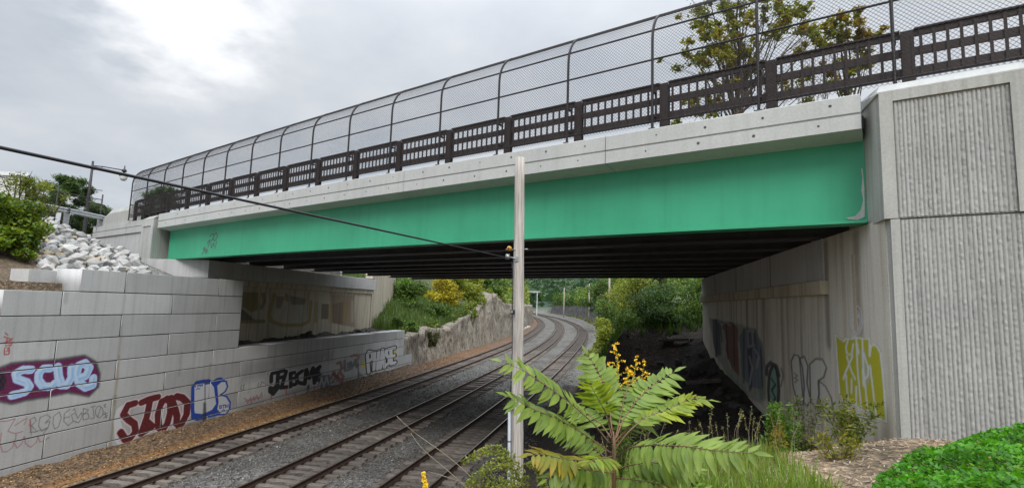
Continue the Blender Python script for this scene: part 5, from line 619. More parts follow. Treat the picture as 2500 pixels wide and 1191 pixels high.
# pilaster above
pil = part(xyprism(MB(), [sk(.07, VF+.05, .0), sk(-2.0, VF+.05, 0), sk(-2.0, VF+.05, 1.1), sk(-.06, VF+.05, 1.1), sk(.06, VF+.05, .16)], 7.70, 10.10), 'pilaster', M['wing'])
pil['label'] = 'square right end pilaster with a ribbed recessed panel'
def frame(par, u0, u1, v, z0, z1, pu0, pu1, pz0, pz1, th, mat):
    mb = MB(); bbox(mb, pu0, u0, v-th, v, z0, z1); bbox(mb, u1, pu1, v-th, v, z0, z1); bbox(mb, pu1, pu0, v-th, v, pz1, z1)
    if pz0 > z0: bbox(mb, pu1, pu0, v-th, v, z0, pz0)
    o = part(mb, 'panel_frame', mat, par)
frame(pil, .07, -2.0, VF+.05, 7.70, 10.10, -.14, -1.76, 7.70, 9.92, .055, M['wing'])
o = add('ribs', ribs(-.145, -1.755, 7.72, 9.90, VF+.048, .022, .062, .03), M['rib'], pil)
mb = MB(); A_ = [sk(.10, VF-.006, 0), sk(-2.01, VF-.006, 0)]; Bk = [sk(-.05, VF-.006, 1.15), sk(-2.01, VF-.006, 1.15)]; A2 = [sk(.05, VF+.24, 0), sk(-1.95, VF+.24, 0)]
mb.v += [(*A_[0], 10.102), (*A_[1], 10.102), (*Bk[1], 10.102), (*Bk[0], 10.102), (*A_[0], 10.13), (*A_[1], 10.13), (*A2[1], 10.33), (*A2[0], 10.33), (*Bk[1], 10.33), (*Bk[0], 10.33)]
mb.f += [(0, 1, 5, 4), (4, 5, 6, 7), (7, 6, 8, 9), (1, 2, 8, 6, 5), (2, 3, 9, 8), (3, 0, 4, 7, 9), (3, 2, 1, 0)]
o = part(mb, 'sloped_cap', M['fascia'], pil)
mb = MB(); bbox(mb, -6, -2.02, VF+.17, VF+.75, 7.7, 10.08); part(mb, 'approach_wall', M['wing'])

# left pilaster, wing wall and abutment
LV = 11.9
pl = part(xyprism(MB(), [sk(34.65, LV+.05, 0), sk(33.15, LV+.05, 0), sk(33.15, LV+.05, 1.4), sk(34.65, LV+.05, 1.4)], 7.45, 10.0), 'pilaster', M['wing'])
pl['label'] = 'left end pilaster with a plain recessed panel and sloped top'
frame(pl, 34.65, 33.15, LV+.05, 7.45, 10.0, 34.42, 33.38, 7.72, 9.62, .05, M['newcap'])
mb = MB(); A_ = [sk(34.67, LV-.008, 0), sk(33.13, LV-.008, 0)]; Bk = [sk(34.67, LV-.008, 1.46), sk(33.13, LV-.008, 1.46)]; A2 = [sk(34.55, LV+.35, 0), sk(33.2, LV+.35, 0)]
mb.v += [(*A_[0], 10.002), (*A_[1], 10.002), (*Bk[1], 10.002), (*Bk[0], 10.002), (*A_[0], 10.01), (*A_[1], 10.01), (*A2[1], 10.26), (*A2[0], 10.26), (*Bk[1], 10.26), (*Bk[0], 10.26)]
mb.f += [(0, 1, 5, 4), (4, 5, 6, 7), (7, 6, 8, 9), (1, 2, 8, 6, 5), (2, 3, 9, 8), (3, 0, 4, 7, 9), (3, 2, 1, 0)]
o = part(mb, 'sloped_cap', M['wing'], pl)
o = part(xyprism(MB(), [sk(34.8, LV-.05, 0), sk(33.05, LV-.05, 0), sk(33.05, LV-.05, 2.2), sk(34.8, LV-.05, 2.2)], 3.5, 7.44), 'pilaster_base', M['newcap'], pl)
mb = MB(); bsweep(mb, [(12.3, 6.2), (12.9, 6.2), (12.9, 10.18), (12.3, 10.18), (12.3, 9.85), (12.33, 9.84), (12.33, 9.80), (12.3, 9.79), (12.3, 9.46), (12.38, 9.44)], [34.66, 38.6, 44], lambda u: 0)
wl = part(mb, 'wing_wall', M['newcap']); wl['label'] = 'left concrete wing wall half buried behind the stones'
sv, sf, sp = yz_sheet(-21.5, 24.9, 44.25, 2.6, 6.45, .04, PAINT_LEFT)
bx_ = MB().box((-23.8, 24.9, 2.0), (-21.5002, 44.25, 6.45)); nb = len(bx_.v)
V2 = np.concatenate([np.array(bx_.v), sv]); f2 = np.concatenate([np.array([q for i, q in enumerate(bx_.f) if i != 3]), sf+nb]); cc = np.concatenate([np.zeros((nb, 4)), sp])
o = add('abutment', mesh('abutment', V2, f2, False, cc, 'paint'), M['oldabut'], bridge); o.matrix_parent_inverse = INV; abl = o
o['label'] = 'old left abutment with a faded yellow and brown mural'
bpart((-25.2, 24.5, 6.81), (-21.28, 44.75, 7.745), 'bearing_cap', M['newcap'], abl)
bpart((-23.9, 24.6, 6.455), (-21.40, 44.5, 6.806), 'ledge', M['oldabut'], abl)
bpart((-26.4, 26.0, 5.5), (-25.22, 45.6, 9.60), 'back_wall', M['newcap'], abl)
bpart((-21.75, 42.6, 7.746), (-21.3, 44.5, 7.80), 'bearing_pad', M['deck'], abl)
mb = MB(); mb.prism([(-21.7, 44.8, 2.0), (-25.0, 57.5, 2.0), (-25.6, 57.4, 2.0), (-22.4, 44.8, 2.0)], (0, 0, 6.6)); part(mb, 'flared_wing_wall', M['oldabut'])

# ------------------------------------------------------------------ brown bridge railing
UK = [-.2+2.44*k-.0045*k*k for k in range(-2, 17)]
def zt(u): return 10.28+camber(u)
rail = tag(empty('bridge_railing', tuple(Bp(0, 12.42, 10.3))), 'dark brown railing of flat bars and posts along the bridge edge', 'railing'); RI = rail.matrix_basis.inverted()
def rp(mb, name, mat=M['brown'], par=rail, inv=RI, smooth=False):
    o = mb.build(name, mat, par, smooth); o.matrix_parent_inverse = inv; return o
for i, u in enumerate(UK):
    z = zt(u); mb = MB(); bbox(mb, u-.335, u-.115, 12.40, 12.425, z, z+1.2); bbox(mb, u-.335, u-.115, 12.52, 12.545, z, z+1.2); bbox(mb, u-.245, u-.205, 12.4255, 12.5195, z, z+1.19)
    bbox(mb, u-.40, u-.05, 12.36, 12.56, z-.012, z+.02)
    for q in (-.30, -.15): bbox(mb, u+q-.015, u+q+.015, 12.385, 12.3995, z+.25, z+1.1)
    rp(mb, 'post')
bal = None
for a, b_ in zip(UK[:-1], UK[1:]):
    a1, b1 = a-.113, b_-.337; z = zt((a+b_)/2); w = lambda u: zt(u)-z
    for nm, z0, z1, v0, v1 in (('top_rail', 1.09, 1.20, 12.44, 12.51), ('middle_rail', .70, .86, 12.445, 12.505), ('bottom_rail', .26, .46, 12.445, 12.505)):
        mb = MB(); mb.quadbox([Bp(b1, v0, zt(b1)+z0), Bp(a1, v0, zt(a1)+z0), Bp(a1, v1, zt(a1)+z0), Bp(b1, v1, zt(b1)+z0), Bp(b1, v0, zt(b1)+z1), Bp(a1, v0, zt(a1)+z1), Bp(a1, v1, zt(a1)+z1), Bp(b1, v1, zt(b1)+z1)])
        if nm == 'top_rail': mb.quadbox([Bp(b1, 12.40, zt(b1)+1.201), Bp(a1, 12.40, zt(a1)+1.201), Bp(a1, 12.55, zt(a1)+1.201), Bp(b1, 12.55, zt(b1)+1.201), Bp(b1, 12.40, zt(b1)+1.235), Bp(a1, 12.40, zt(a1)+1.235), Bp(a1, 12.55, zt(a1)+1.235), Bp(b1, 12.55, zt(b1)+1.235)])
        rp(mb, nm)
    n = 11
    for k in range(n):
        u = a1+(b1-a1)*(k+.5)/n; zz = zt(u)
        if bal is None:
            mb = MB(); bbox(mb, -.025, .025, -.012, .012, .29, 1.17); bal = mesh('baluster', mb.v, mb.f); bal.materials.append(M['brown'])
        o = bpy.data.objects.new('baluster', bal); COL.objects.link(o); o.parent = rail; o.matrix_parent_inverse = RI; o.location = Bp(u, 12.4315, zz)

# ------------------------------------------------------------------ curved chain-link safety fence
FV = 12.22; Z0 = .08; ZS = 2.28; RR = 1.12; ARC = R(70)
def prof(t):           # length along the fence profile -> (v, z above the beam)
    if t < ZS-Z0: return FV, Z0+t
    a = (t-(ZS-Z0))/RR; return FV+RR*(1-math.cos(a)), ZS+RR*math.sin(a)
LT = ZS-Z0+RR*ARC
fence = tag(empty('safety_fence', tuple(Bp(0, FV, 10.3))), 'tall dark chain-link safety fence curving inward at the top of the bridge', 'fence'); FI = fence.matrix_basis.inverted()
for u in UK:
    mb = MB(); z = zt(u); pts = [Bp(u, FV, z-.01)]+[Bp(u, *(lambda q: (q[0], q[1]+z))(prof(t_))) for t_ in [0, ZS-Z0]+[ZS-Z0+RR*ARC*k/8 for k in range(1, 9)]]
    mb.tube(pts, .034, 8); bbox(mb, u-.08, u+.08, FV-.06, FV+.12, z-.001, z+.02); bbox(mb, u-.05, u+.02, FV+.036, 12.398, z+.95, z+.99); bbox(mb, u-.05, u+.02, FV+.036, 12.398, z+.32, z+.36)
    rp(mb, 'post', M['fence'], fence, FI, True)
ue = np.concatenate([np.linspace(a, b_, 3)[:-1] for a, b_ in zip(UK[:-1], UK[1:])]+[[UK[-1]]])
for t_, r_ in ((.12, .021), (1.72, .024), (2.52, .024), (LT, .030)):
    mb = MB(); v_, z_ = prof(t_); mb.tube([Bp(u, v_+.012, zt(u)+z_) for u in ue], r_, 6); rp(mb, 'rail', M['fence'], fence, FI, True)
ts = [0, .55, 1.1, 1.65, ZS-Z0]+[ZS-Z0+RR*ARC*k/7 for k in range(1, 8)]; pr = np.array([prof(t_) for t_ in ts]); ts = np.array(ts)
segs = []
um, ux = UK[0], UK[-1]
for u0 in np.arange(um-LT, ux+LT, .088):
    for sg in (1, -1):
        uu = u0+sg*ts
        for k in range(len(ts)-1):
            if um <= min(uu[k], uu[k+1]) and max(uu[k], uu[k+1]) <= ux: segs.append((uu[k], k, uu[k+1], k+1, sg))
segs = np.array(segs); ucam = lambda u: 10.28+.06*np.maximum(-.6, 1-((u-16.5)/16.5)**2)
def p3(u, k, sg): return EU[None]*u[:, None]+EV[None]*(pr[k.astype(int), 0]-.036+.004*sg)[:, None]+np.stack([0*u, 0*u, pr[k.astype(int), 1]+ucam(u)], -1)
A_, B_ = p3(segs[:, 0], segs[:, 1], segs[:, 4]), p3(segs[:, 2], segs[:, 3], segs[:, 4])
d = B_-A_; d /= np.linalg.norm(d, axis=1)[:, None]; s1 = np.cross(d, EV[None]+np.array([[0, 0, .3]])); s1 /= np.linalg.norm(s1, axis=1)[:, None]; s2 = np.cross(d, s1); WR = .0043
off = [s1*math.cos(q)*WR+s2*math.sin(q)*WR for q in (0, 2.094, 4.189)]
V = np.stack([A_+off[0], A_+off[1], A_+off[2], B_+off[0], B_+off[1], B_+off[2]], 1).reshape(-1, 3); n = len(segs)
Fq = (np.array([(0, 1, 4, 3), (1, 2, 5, 4), (2, 0, 3, 5)])[None]+6*np.arange(n)[:, None, None]).reshape(-1, 4)
o = stuff(add('chain_link_mesh', mesh('chain_link_mesh', V, Fq), M['link'], fence)); o.matrix_parent_inverse = FI

# ------------------------------------------------------------------ rock cuttings along the line
def rockmat(name, c1, c2, crack):
    m, t, b = newmat(name); p = objvec(t); pv = objvec(t, (1.2, 1.2, .35))
    col = ramp_(t, noise_(t, .8, 7, .65, pv), [(.32, c1), (.68, c2)])
    ck = ramp_(t, noise_(t, 2.4, 7, .7, pv, 1.2), [(.40, (1,)*3), (.50, (0,)*3)]); col = mix_(t, ck, col, crack)
    t.links.new(col, b.inputs['Base Color']); b.inputs['Roughness'].default_value = .9; bump_(t, b, noise_(t, 2.2, 8, .65, pv), .8, .25); return m
M['rock'] = rockmat('tan_rock', (.34, .30, .24), (.22, .195, .16), (.08, .07, .055)); M['rock_dark'] = rockmat('dark_rock', (.13, .125, .125), (.075, .072, .075), (.03, .03, .03))
def rockface(name, ys, basef, hf, lean, sgn, mat, rows=16, amp=1.0):
    ys = np.asarray(ys); t_ = np.linspace(-.1, 1.06, rows); Yg, Tg = np.meshgrid(ys, t_, indexing='ij'); H_ = hf(Yg)+.7*(fbm(Yg*.35, 0*Yg, 7)-.5); Zg = -.35+Tg*(H_+.35)
    rid = np.abs(fbm(Yg*.8, Zg*.25, 2)-.5)*2; d = amp*(1.5*(fbm(Yg*.22, Zg*.15, 5)-.5)+.9*(.5-rid)+.5*(fbm(Yg*1.6, Zg*.7, 9)-.5)+.35*(np.floor(fbm(Yg*.5, Zg*.12, 3)*6)/6-.5))
    Xg = basef(Yg)+sgn*(Tg*lean*H_+d*np.clip(.35+Tg, 0, 1)); Xg += sgn*np.where(Tg > 1, 2.2, 0)
    Yg = Yg+.4*(fbm(Yg*1.1, Zg*.5, 21)-.5)
    id_ = np.arange(Xg.size).reshape(Xg.shape); f_ = np.stack([id_[:-1, :-1], id_[1:, :-1], id_[1:, 1:], id_[:-1, 1:]], -1).reshape(-1, 4)
    return struct(add(name, mesh(name, np.stack([Xg, Yg, Zg], -1), f_, False), mat))
rockface('rock_cut', np.concatenate([np.arange(46.5, 100, .3), np.arange(100, 300, 1.5)]), lambda y: tx(1, y)-9.0, rockprof, .12, -1, M['rock'], 20)
rockface('rock_cut', np.arange(96, 420, 1.4), lambda y: tx(1, y)+rb(y)+.3, lambda y: np.interp(y, [96, 120, 150, 200, 300, 420], [.6, 2.5, 5, 6, 6.5, 6]), .25, 1, M['rock_dark'], 16, 1.3)

# ------------------------------------------------------------------ riprap stones beside the left pilaster
def inside(x, y, poly):
    r_ = False
    for (ax, ay), (bx, by) in zip(poly, poly[1:]+poly[:1]):
        if (ay > y) != (by > y) and x < (bx-ax)*(y-ay)/(by-ay)+ax: r_ = not r_
    return r_
smesh = [stone_mesh(s_) for s_ in range(14)]; smt = [q.copy() for q in smesh[:5]]
for q in smesh: q.materials.append(M['stone'])
for q in smt: q.materials.append(M['stone_tan'])
RP = [(-20.4, 15.9), (-20.4, 20.3), (-24, 23.0), (-26.2, 24.5), (-34.6, 28.4), (-33.6, 25.2), (-30.6, 22.2), (-25.5, 18.8)]
placed = []
def put_stone(x, y, z, r_, meshes, par=ground):
    o = bpy.data.objects.new('stone', rnd.choice(meshes)); COL.objects.link(o); o.parent = par; o.location = (x, y, z)
    o.rotation_euler = (rnd.uniform(-.5, .5), rnd.uniform(-.5, .5), rnd.uniform(0, 6.28)); o.scale = (r_, r_, r_); return o
for md, r0, r1, cnt in ((.54, .30, .46, 3500), (.30, .17, .28, 6000)):
    for _ in range(cnt):
        x, y = rnd.uniform(-35, -20), rnd.uniform(15.5, 29)
        if not inside(x, y, RP): continue
        if any((x-a)**2+(y-b_)**2 < (md*.5+q*.62)**2*1.0 for a, b_, q in placed): continue
        if len(placed) > 295: break
        r_ = rnd.uniform(r0, r1); placed.append((x, y, r_)); z = float(terrain(np.array(x), np.array(y)))
        put_stone(x, y, z+r_*.28, r_, smt if rnd.random() < .09 else smesh)
# dark rubble and timber on the slope under the far end of the bridge
sdark = [q.copy() for q in smesh[:6]]
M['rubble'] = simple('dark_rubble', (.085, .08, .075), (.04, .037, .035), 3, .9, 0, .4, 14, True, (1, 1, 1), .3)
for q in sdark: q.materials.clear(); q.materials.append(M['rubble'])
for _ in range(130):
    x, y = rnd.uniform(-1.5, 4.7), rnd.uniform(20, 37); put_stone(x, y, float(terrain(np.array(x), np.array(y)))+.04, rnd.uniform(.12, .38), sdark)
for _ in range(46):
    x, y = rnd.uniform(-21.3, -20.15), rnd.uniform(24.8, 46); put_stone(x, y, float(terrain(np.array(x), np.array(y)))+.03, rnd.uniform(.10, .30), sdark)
for i, (x, y, a, L_) in enumerate(((2.6, 30, .5, 2.2), (3.4, 33, -.4, 1.8), (1.4, 27, 1.3, 1.6), (3.8, 25, .2, 1.5))):
    z = float(terrain(np.array(x), np.array(y)))+.22; o = MB().cbox((-L_/2, -.11, -.08), (L_/2, .11, .08), .01).build('timber', M['tie']); o.location = (x, y, z); o.rotation_euler = (0, .1*(-1)**i, a)
    tag(o, ('grey broken timber on the dark rubble below the far tree line', 'short timber uppermost on the dark slope by the abutment end', 'dark timber lying low on the slope nearest the tracks', 'timber lying close against the foot of the painted abutment')[i], 'timber')
# ------------------------------------------------------------------ things at road level on the left
mb = MB(); bsweep(mb, [(12.45, 10.10), (13.1, 10.10), (13.1, 11.0), (12.9, 11.3), (12.6, 11.3), (12.45, 11.0)], [38.4, 41.8], lambda u: 0); i0 = len(mb.v)
mb.v += [tuple(Bp(41.8, v, z)) for v, z in ((12.45, 10.1), (13.1, 10.1), (13.1, 11.0), (12.9, 11.3), (12.6, 11.3), (12.45, 11.0))]+[tuple(Bp(43.8, v, z)) for v, z in ((12.6, 10.1), (13.0, 10.1), (13.0, 10.6), (12.9, 10.75), (12.7, 10.75), (12.6, 10.6))]
for q in range(6): mb.f.append((i0+q, i0+(q+1) % 6, i0+6+(q+1) % 6, i0+6+q))
mb.f.append(tuple(i0+6+q for q in range(6)))
tag(mb.build('concrete_barrier', M['wing']), 'pale concrete barrier end block where the brown railing begins', 'barrier')
# galvanised guard rail
gr = tag(empty('guard_rail', (-34.1, 29, 10.1)), 'galvanised corrugated guard rail on stout posts above the stones', 'guard rail'); GI = gr.matrix_basis.inverted()
gp = [(-34.25, 29.6), (-33.85, 27.6), (-33.6, 25.4), (-33.5, 23.0), (-33.5, 20.0)]
prof_w = [(.0, 0), (.035, .05), (.035, .09), (0, .14), (0, .18), (.035, .23), (.035, .27), (0, .32)]
mb = MB()
for x, y in gp:
    for d, z in prof_w: mb.v.append((x+d+.09, y, 10.68+z))
for j in range(len(gp)-1):
    for q in range(7): mb.f.append((j*8+q, j*8+q+1, j*8+q+9, j*8+q+8))
o = mb.build('corrugated_beam', M['galv'], gr); o.matrix_parent_inverse = GI
for x, y in ((-34.2, 29.3), (-33.72, 26.7), (-33.52, 24.1), (-33.5, 21.5)):
    o = MB().cbox((x-.12, y-.12, 9.9), (x+.07, y+.12, 11.02), .01).build('post', M['galv'], gr); o.matrix_parent_inverse = GI
    o = MB().box((x+.071, y-.09, 10.66), (x+.10, y+.09, 11.0)).build('spacer_block', M['dark_steel'], gr); o.matrix_parent_inverse = GI
# black mesh fence along the side street
bf = tag(empty('black_fence', (-35.2, 30, 10.1)), 'thin black chain-link fence with tall posts behind the guard rail', 'fence'); BI = bf.matrix_basis.inverted()
fp = [(-35.3, 30.2), (-35.7, 27.5), (-34.9, 24.5), (-34.9, 21.5)]
for k, (x, y) in enumerate(fp):
    o = MB().tube([(x, y, 9.9), (x, y, 12.62)], .045, 8).build('post', M['fence'], bf, True); o.matrix_parent_inverse = BI
for a, b_ in zip(fp[:-1], fp[1:]):
    o = MB().tube([(*a, 12.25), (*b_, 12.25)], .028, 6).build('rail', M['fence'], bf, True); o.matrix_parent_inverse = BI
    L_ = math.dist(a, b_); mb = MB()
    for q in np.arange(-2.1, L_, .14):
        for sg in (1, -1):
            s0, s1_ = (q, q+2.1) if sg > 0 else (q+2.1, q); c0, c1 = max(0, min(L_, s0)), max(0, min(L_, s1_)); 
            if abs(c1-c0) < .05: continue
            za, zb_ = 10.15+2.1*(c0-s0)/(s1_-s0), 10.15+2.1*(c1-s0)/(s1_-s0); f0, f1 = c0/L_, c1/L_
            mb.tube([(a[0]+(b_[0]-a[0])*f0, a[1]+(b_[1]-a[1])*f0, za), (a[0]+(b_[0]-a[0])*f1, a[1]+(b_[1]-a[1])*f1, zb_)], .003, 3, False)
    o = stuff(mb.build('chain_link_mesh', M['link'], bf)); o.matrix_parent_inverse = BI
hr = MB().tube([(-34.5, 29.9, 10.0), (-34.5, 29.9, 11.55), (-34.53, 29.75, 11.75), (-34.6, 29.5, 11.8), (-34.75, 28.8, 11.8)], .05, 8).build('bent_handrail', M['fence'], None, True)
tag(hr, 'short black handrail with a bent top beside the last fence post', 'handrail')
# street lamp
lamp = tag(empty('street_lamp', (-43.9, 36.5, 10.0)), 'dark street lamp with a long arm and hanging glass globe', 'street lamp'); LI = lamp.matrix_basis.inverted()
def lp(mb, nm, mat, smooth=True):
    o = mb.build(nm, mat, lamp, smooth); o.matrix_parent_inverse = LI; return o
lp(MB().tube([(-44.1, 36.5, 10.0), (-44.1, 36.5, 11.0), (-44.1, 36.5, 14.0), (-44.1, 36.5, 16.95)], [.16, .13, .11, .08], 10), 'pole', M['fence'])
lp(MB().tube([(-44.1, 36.5, 16.55), (-43.2, 36.7, 16.5), (-41.45, 37.1, 16.25)], .045, 6), 'arm', M['fence']); lp(MB().tube([(-44.1, 36.5, 14.5), (-43.0, 36.7, 14.42)], .03, 6), 'banner_arm', M['fence'])
lp(MB().tube([(-44.1, 36.5, 16.15), (-43.6, 36.6, 16.25), (-43.2, 36.7, 16.5)], .02, 5), 'brace', M['fence'])
lp(MB().ring([(.04, .45), (.05, .2), (.16, .1), (.2, -.05), (.1, -.1), (.1, -.2), (.32, -.42), (.34, -.46), (.05, -.46)], (-41.45, 37.1, 16.2), 12), 'lamp_hood', M['fence'])
lp(MB().ring([(.30, -.47), (.29, -.6), (.22, -.78), (.1, -.86), (.001, -.88)], (-41.45, 37.1, 16.2), 12), 'glass_globe', M['glass'])
# white building behind the shrubs, far left
wb = tag(empty('white_building', (-80, 56, 10)), 'plain white flat-roofed building at the far left edge', 'building'); WI = wb.matrix_basis.inverted()
def wp(mb, nm, mat): o = mb.build(nm, mat, wb); o.matrix_parent_inverse = WI
wp(MB().prism([(-100, 48, 9), (-76.9, 55.2, 9), (-94.5, 66.2, 9), (-115, 60, 9)], (0, 0, 11.7)), 'wall', M['white'])
wp(MB().prism([(-100.3, 47.7, 20.702), (-76.6, 55.0, 20.702), (-94.5, 66.5, 20.702), (-115.3, 60.3, 20.702)], (0, 0, .5)), 'roof_parapet', M['white'])
# bits beyond the bridge
o = MB().prism([(-21.6, 118, -.3), (-23.2, 118, -.3), (-26.3, 152, -.3), (-23.9, 152, -.3)], (0, 0, .32)).build('concrete_pad', M['fascia']); tag(o, 'pale concrete pad beside the bend of the left track', 'concrete pad')
for (x, y, z0, z1, r_, lb) in ((-1.15, 94.6, 1.2, 13, .17, 'wooden pole nearest beyond the bridge, standing in the right bank shrubs'), (-10.2, 208, 1, 15, .26, 'wooden pole in front of the dark rock beyond the bend'), (-28.9, 302, 1, 16.4, .3, 'thin wooden pole standing above the far end of the dark rock')):
    o = MB().tube([(x, y, z0-2), (x, y, z0+4), (x, y, z1)], [r_*1.1, r_, r_*.85], 8).build('utility_pole', M['fpole'], None, True); tag(o, lb, 'pole', 'poles along the right bank')
sg = tag(empty('signal_gantry', (-48.3, 329, -.2)), 'pale signal gantry arm on a post far down the line', 'signal gantry'); SI = sg.matrix_basis.inverted()
for mb, nm in ((MB().tube([(-48.3, 329, -1), (-48.3, 329, 14.6)], .22, 8), 'post'), (MB().box((-58, 328.8, 14.3), (-46.6, 329.2, 14.65)), 'arm')):
    o = mb.build(nm, M['white'], sg); o.matrix_parent_inverse = SI

# ------------------------------------------------------------------ foliage
def leaves(P, size, cols, up=.5, slim=.55, fold=.25):
    n = len(P); nr = rng.normal(size=(n, 3)); nr[:, 2] = np.abs(nr[:, 2])+up; nr /= np.linalg.norm(nr, axis=1)[:, None]
    a = np.cross(nr, rng.normal(size=(n, 3))); a /= np.linalg.norm(a, axis=1)[:, None]; b_ = np.cross(nr, a)
    s_ = (size*rng.uniform(.6, 1.35, n))[:, None]
    v = np.stack([P-a*s_*.5, P+b_*s_*slim*.5-nr*s_*fold*.2, P+a*s_*.5, P-b_*s_*slim*.5-nr*s_*fold*.2], 1).reshape(-1, 3)
    f_ = np.arange(4*n).reshape(n, 4); return v, f_, np.repeat(cols, 4, 0)
def palette(n, pal, k=None):
    pal = np.array(pal, float); i = rng.integers(0, len(pal), n); j = rng.integers(0, len(pal), n); w = rng.random(n)[:, None]
    return pal[i]*w+pal[j]*(1-w)
def lump_points(lumps, n, shell=.5):
    w = np.array([l[3]*l[4]+l[4]*l[5]+l[3]*l[5] for l in lumps]); w /= w.sum(); k = rng.choice(len(lumps), n, p=w); L_ = np.array(lumps)[k]
    d = rng.normal(size=(n, 3)); d /= np.linalg.norm(d, axis=1)[:, None]; r_ = (shell+(1-shell)*rng.random(n))[:, None]
    r_ = r_*(.75+.5*vnoise(d[:, 0]*3+k*7.3, d[:, 1]*3, d[:, 2]*3))[:, None]
    return L_[:, :3]+d*L_[:, 3:]*r_, k
GREEN = [(.075, .15, .03), (.11, .20, .04), (.055, .11, .028), (.16, .23, .045)]
DARKG = [(.045, .095, .028), (.065, .125, .035), (.085, .15, .04)]
YEL = [(.46, .36, .02), (.55, .38, .02), (.34, .32, .03), (.20, .25, .04)]
YG = [(.18, .25, .04), (.25, .29, .04), (.13, .20, .04), (.34, .32, .04)]
PINE = [(.05, .10, .035), (.07, .125, .045), (.10, .15, .05)]
def shrub(name, label, lumps, n, size, pal, base, cat='shrub', group=None, stems=6, up=.5, slim=.55, shell=.45, lumpcol=.35, mat='leaf'):
    t_ = tag(empty(name, base), label, cat, group); inv = t_.matrix_basis.inverted()
    P_, k = lump_points(lumps, n, shell); c_ = palette(n, pal); lc = 1+lumpcol*rng.uniform(-1, 1, (len(lumps), 1)); c_ = c_*lc[k]
    o = add('leaves', mesh('leaves', *(lambda q: (q[0], q[1], False, q[2]))(leaves(P_, size, c_, up, slim))), M[mat], t_); o.matrix_parent_inverse = inv
    mb = MB(); b_ = np.array(base, float)
    for l in (lumps if len(lumps) <= stems*3 else rnd.sample(lumps, stems*3)):
        e_ = np.array(l[:3]); m_ = (b_+e_)/2+rng.normal(size=3)*.12*np.linalg.norm(e_-b_); th = max(.008, .018*np.linalg.norm(e_-b_)); mb.tube([b_, m_, e_, e_+(e_-m_)*.35], [th, th*.7, th*.45, th*.15], 5)
    o = mb.build('stems', M['bark'], t_, True); o.matrix_parent_inverse = inv; return t_
def rl(c_, r_, k, spread, lr):       # random lumps in an ellipsoid
    o = []
    for _ in range(k):
        d = rng.normal(size=3); d /= np.linalg.norm(d); q = rng.random()**.5; s_ = lr*rng.uniform(.6, 1.3)
        o.append((c_[0]+d[0]*r_[0]*q, c_[1]+d[1]*r_[1]*q, c_[2]+d[2]*r_[2]*q, s_, s_, s_*.75))
    return o
# left end
shrub('leafy_bush', 'bright green bush hanging over the bare soil at the left edge', rl((-25.6, 17.2, 8.9), (1.5, 1.7, 1.0), 32, 1, .62)+rl((-24.2, 17.5, 8.0), (.9, 1.1, .7), 14, 1, .5)+rl((-23.4, 17.0, 7.4), (.3, .4, .4), 4, 1, .3)+rl((-23.9, 16.2, 7.9), (.5, .8, .5), 7, 1, .4), 19000, .17, [(.10, .19, .02), (.16, .24, .02), (.06, .12, .02), (.24, .27, .02)], (-25.8, 17.4, 7.6), 'bush', stems=8)
shrub('sumac_shrub', 'feathery yellow tipped shrub rising behind the left bush', rl((-28.2, 20.6, 10.6), (1.5, 1.2, .9), 16, 1, .42), 2600, .16, [(.16, .2, .03), (.26, .26, .03), (.1, .15, .03)], (-28.2, 20.6, 8.8), stems=7, slim=.3)
def pine(name, label, base, h, r_, n):
    t_ = tag(empty(name, base), label, 'tree', 'pines behind the left approach'); inv = t_.matrix_basis.inverted(); b_ = np.array(base, float); lum = []
    mb = MB(); mb.tube([b_, b_+[.1, 0, h*.5], b_+[0, .1, h]], [.22, .14, .03], 7); o = mb.build('trunk', M['bark'], t_, True); o.matrix_parent_inverse = inv
    for k in range(9):
        z = h*(.18+.8*k/9); rr = r_*math.sin(math.pi*(.22+.72*k/9))
        for j in range(7):
            a = rng.uniform(0, 6.28); q = rr*rng.uniform(.55, 1.05); lum.append((b_[0]+q*math.cos(a), b_[1]+q*math.sin(a), b_[2]+z+.25*q+rng.uniform(-.3, .3), 1.0, 1.0, .7))
    P_, k = lump_points(lum, n, .2); c_ = palette(n, PINE)*(1+.4*rng.uniform(-1, 1, (len(lum), 1)))[k]
    o = add('crown', mesh('crown', *(lambda q: (q[0], q[1], False, q[2]))(leaves(P_, .55, c_, .6, .2))), M['leaf'], t_); o.matrix_parent_inverse = inv
pine('pine_tree', 'round topped pine tree just left of the street lamp', (-76.7, 60, 10.5), 11.4, 4.6, 26000)
pine('pine_tree', 'lower pine tree spreading to the right below the street lamp', (-72.6, 62, 10.5), 7.2, 3.9, 16000)
pine('pine_tree', 'pine tree seen through the left end of the curved fence', (-63.6, 63, 10.5), 10.8, 2.8, 12000)
pine('pine_tree', 'dark pine tree low behind the guard rail at far left', (-82, 60, 10.0), 7.6, 3.0, 6000)

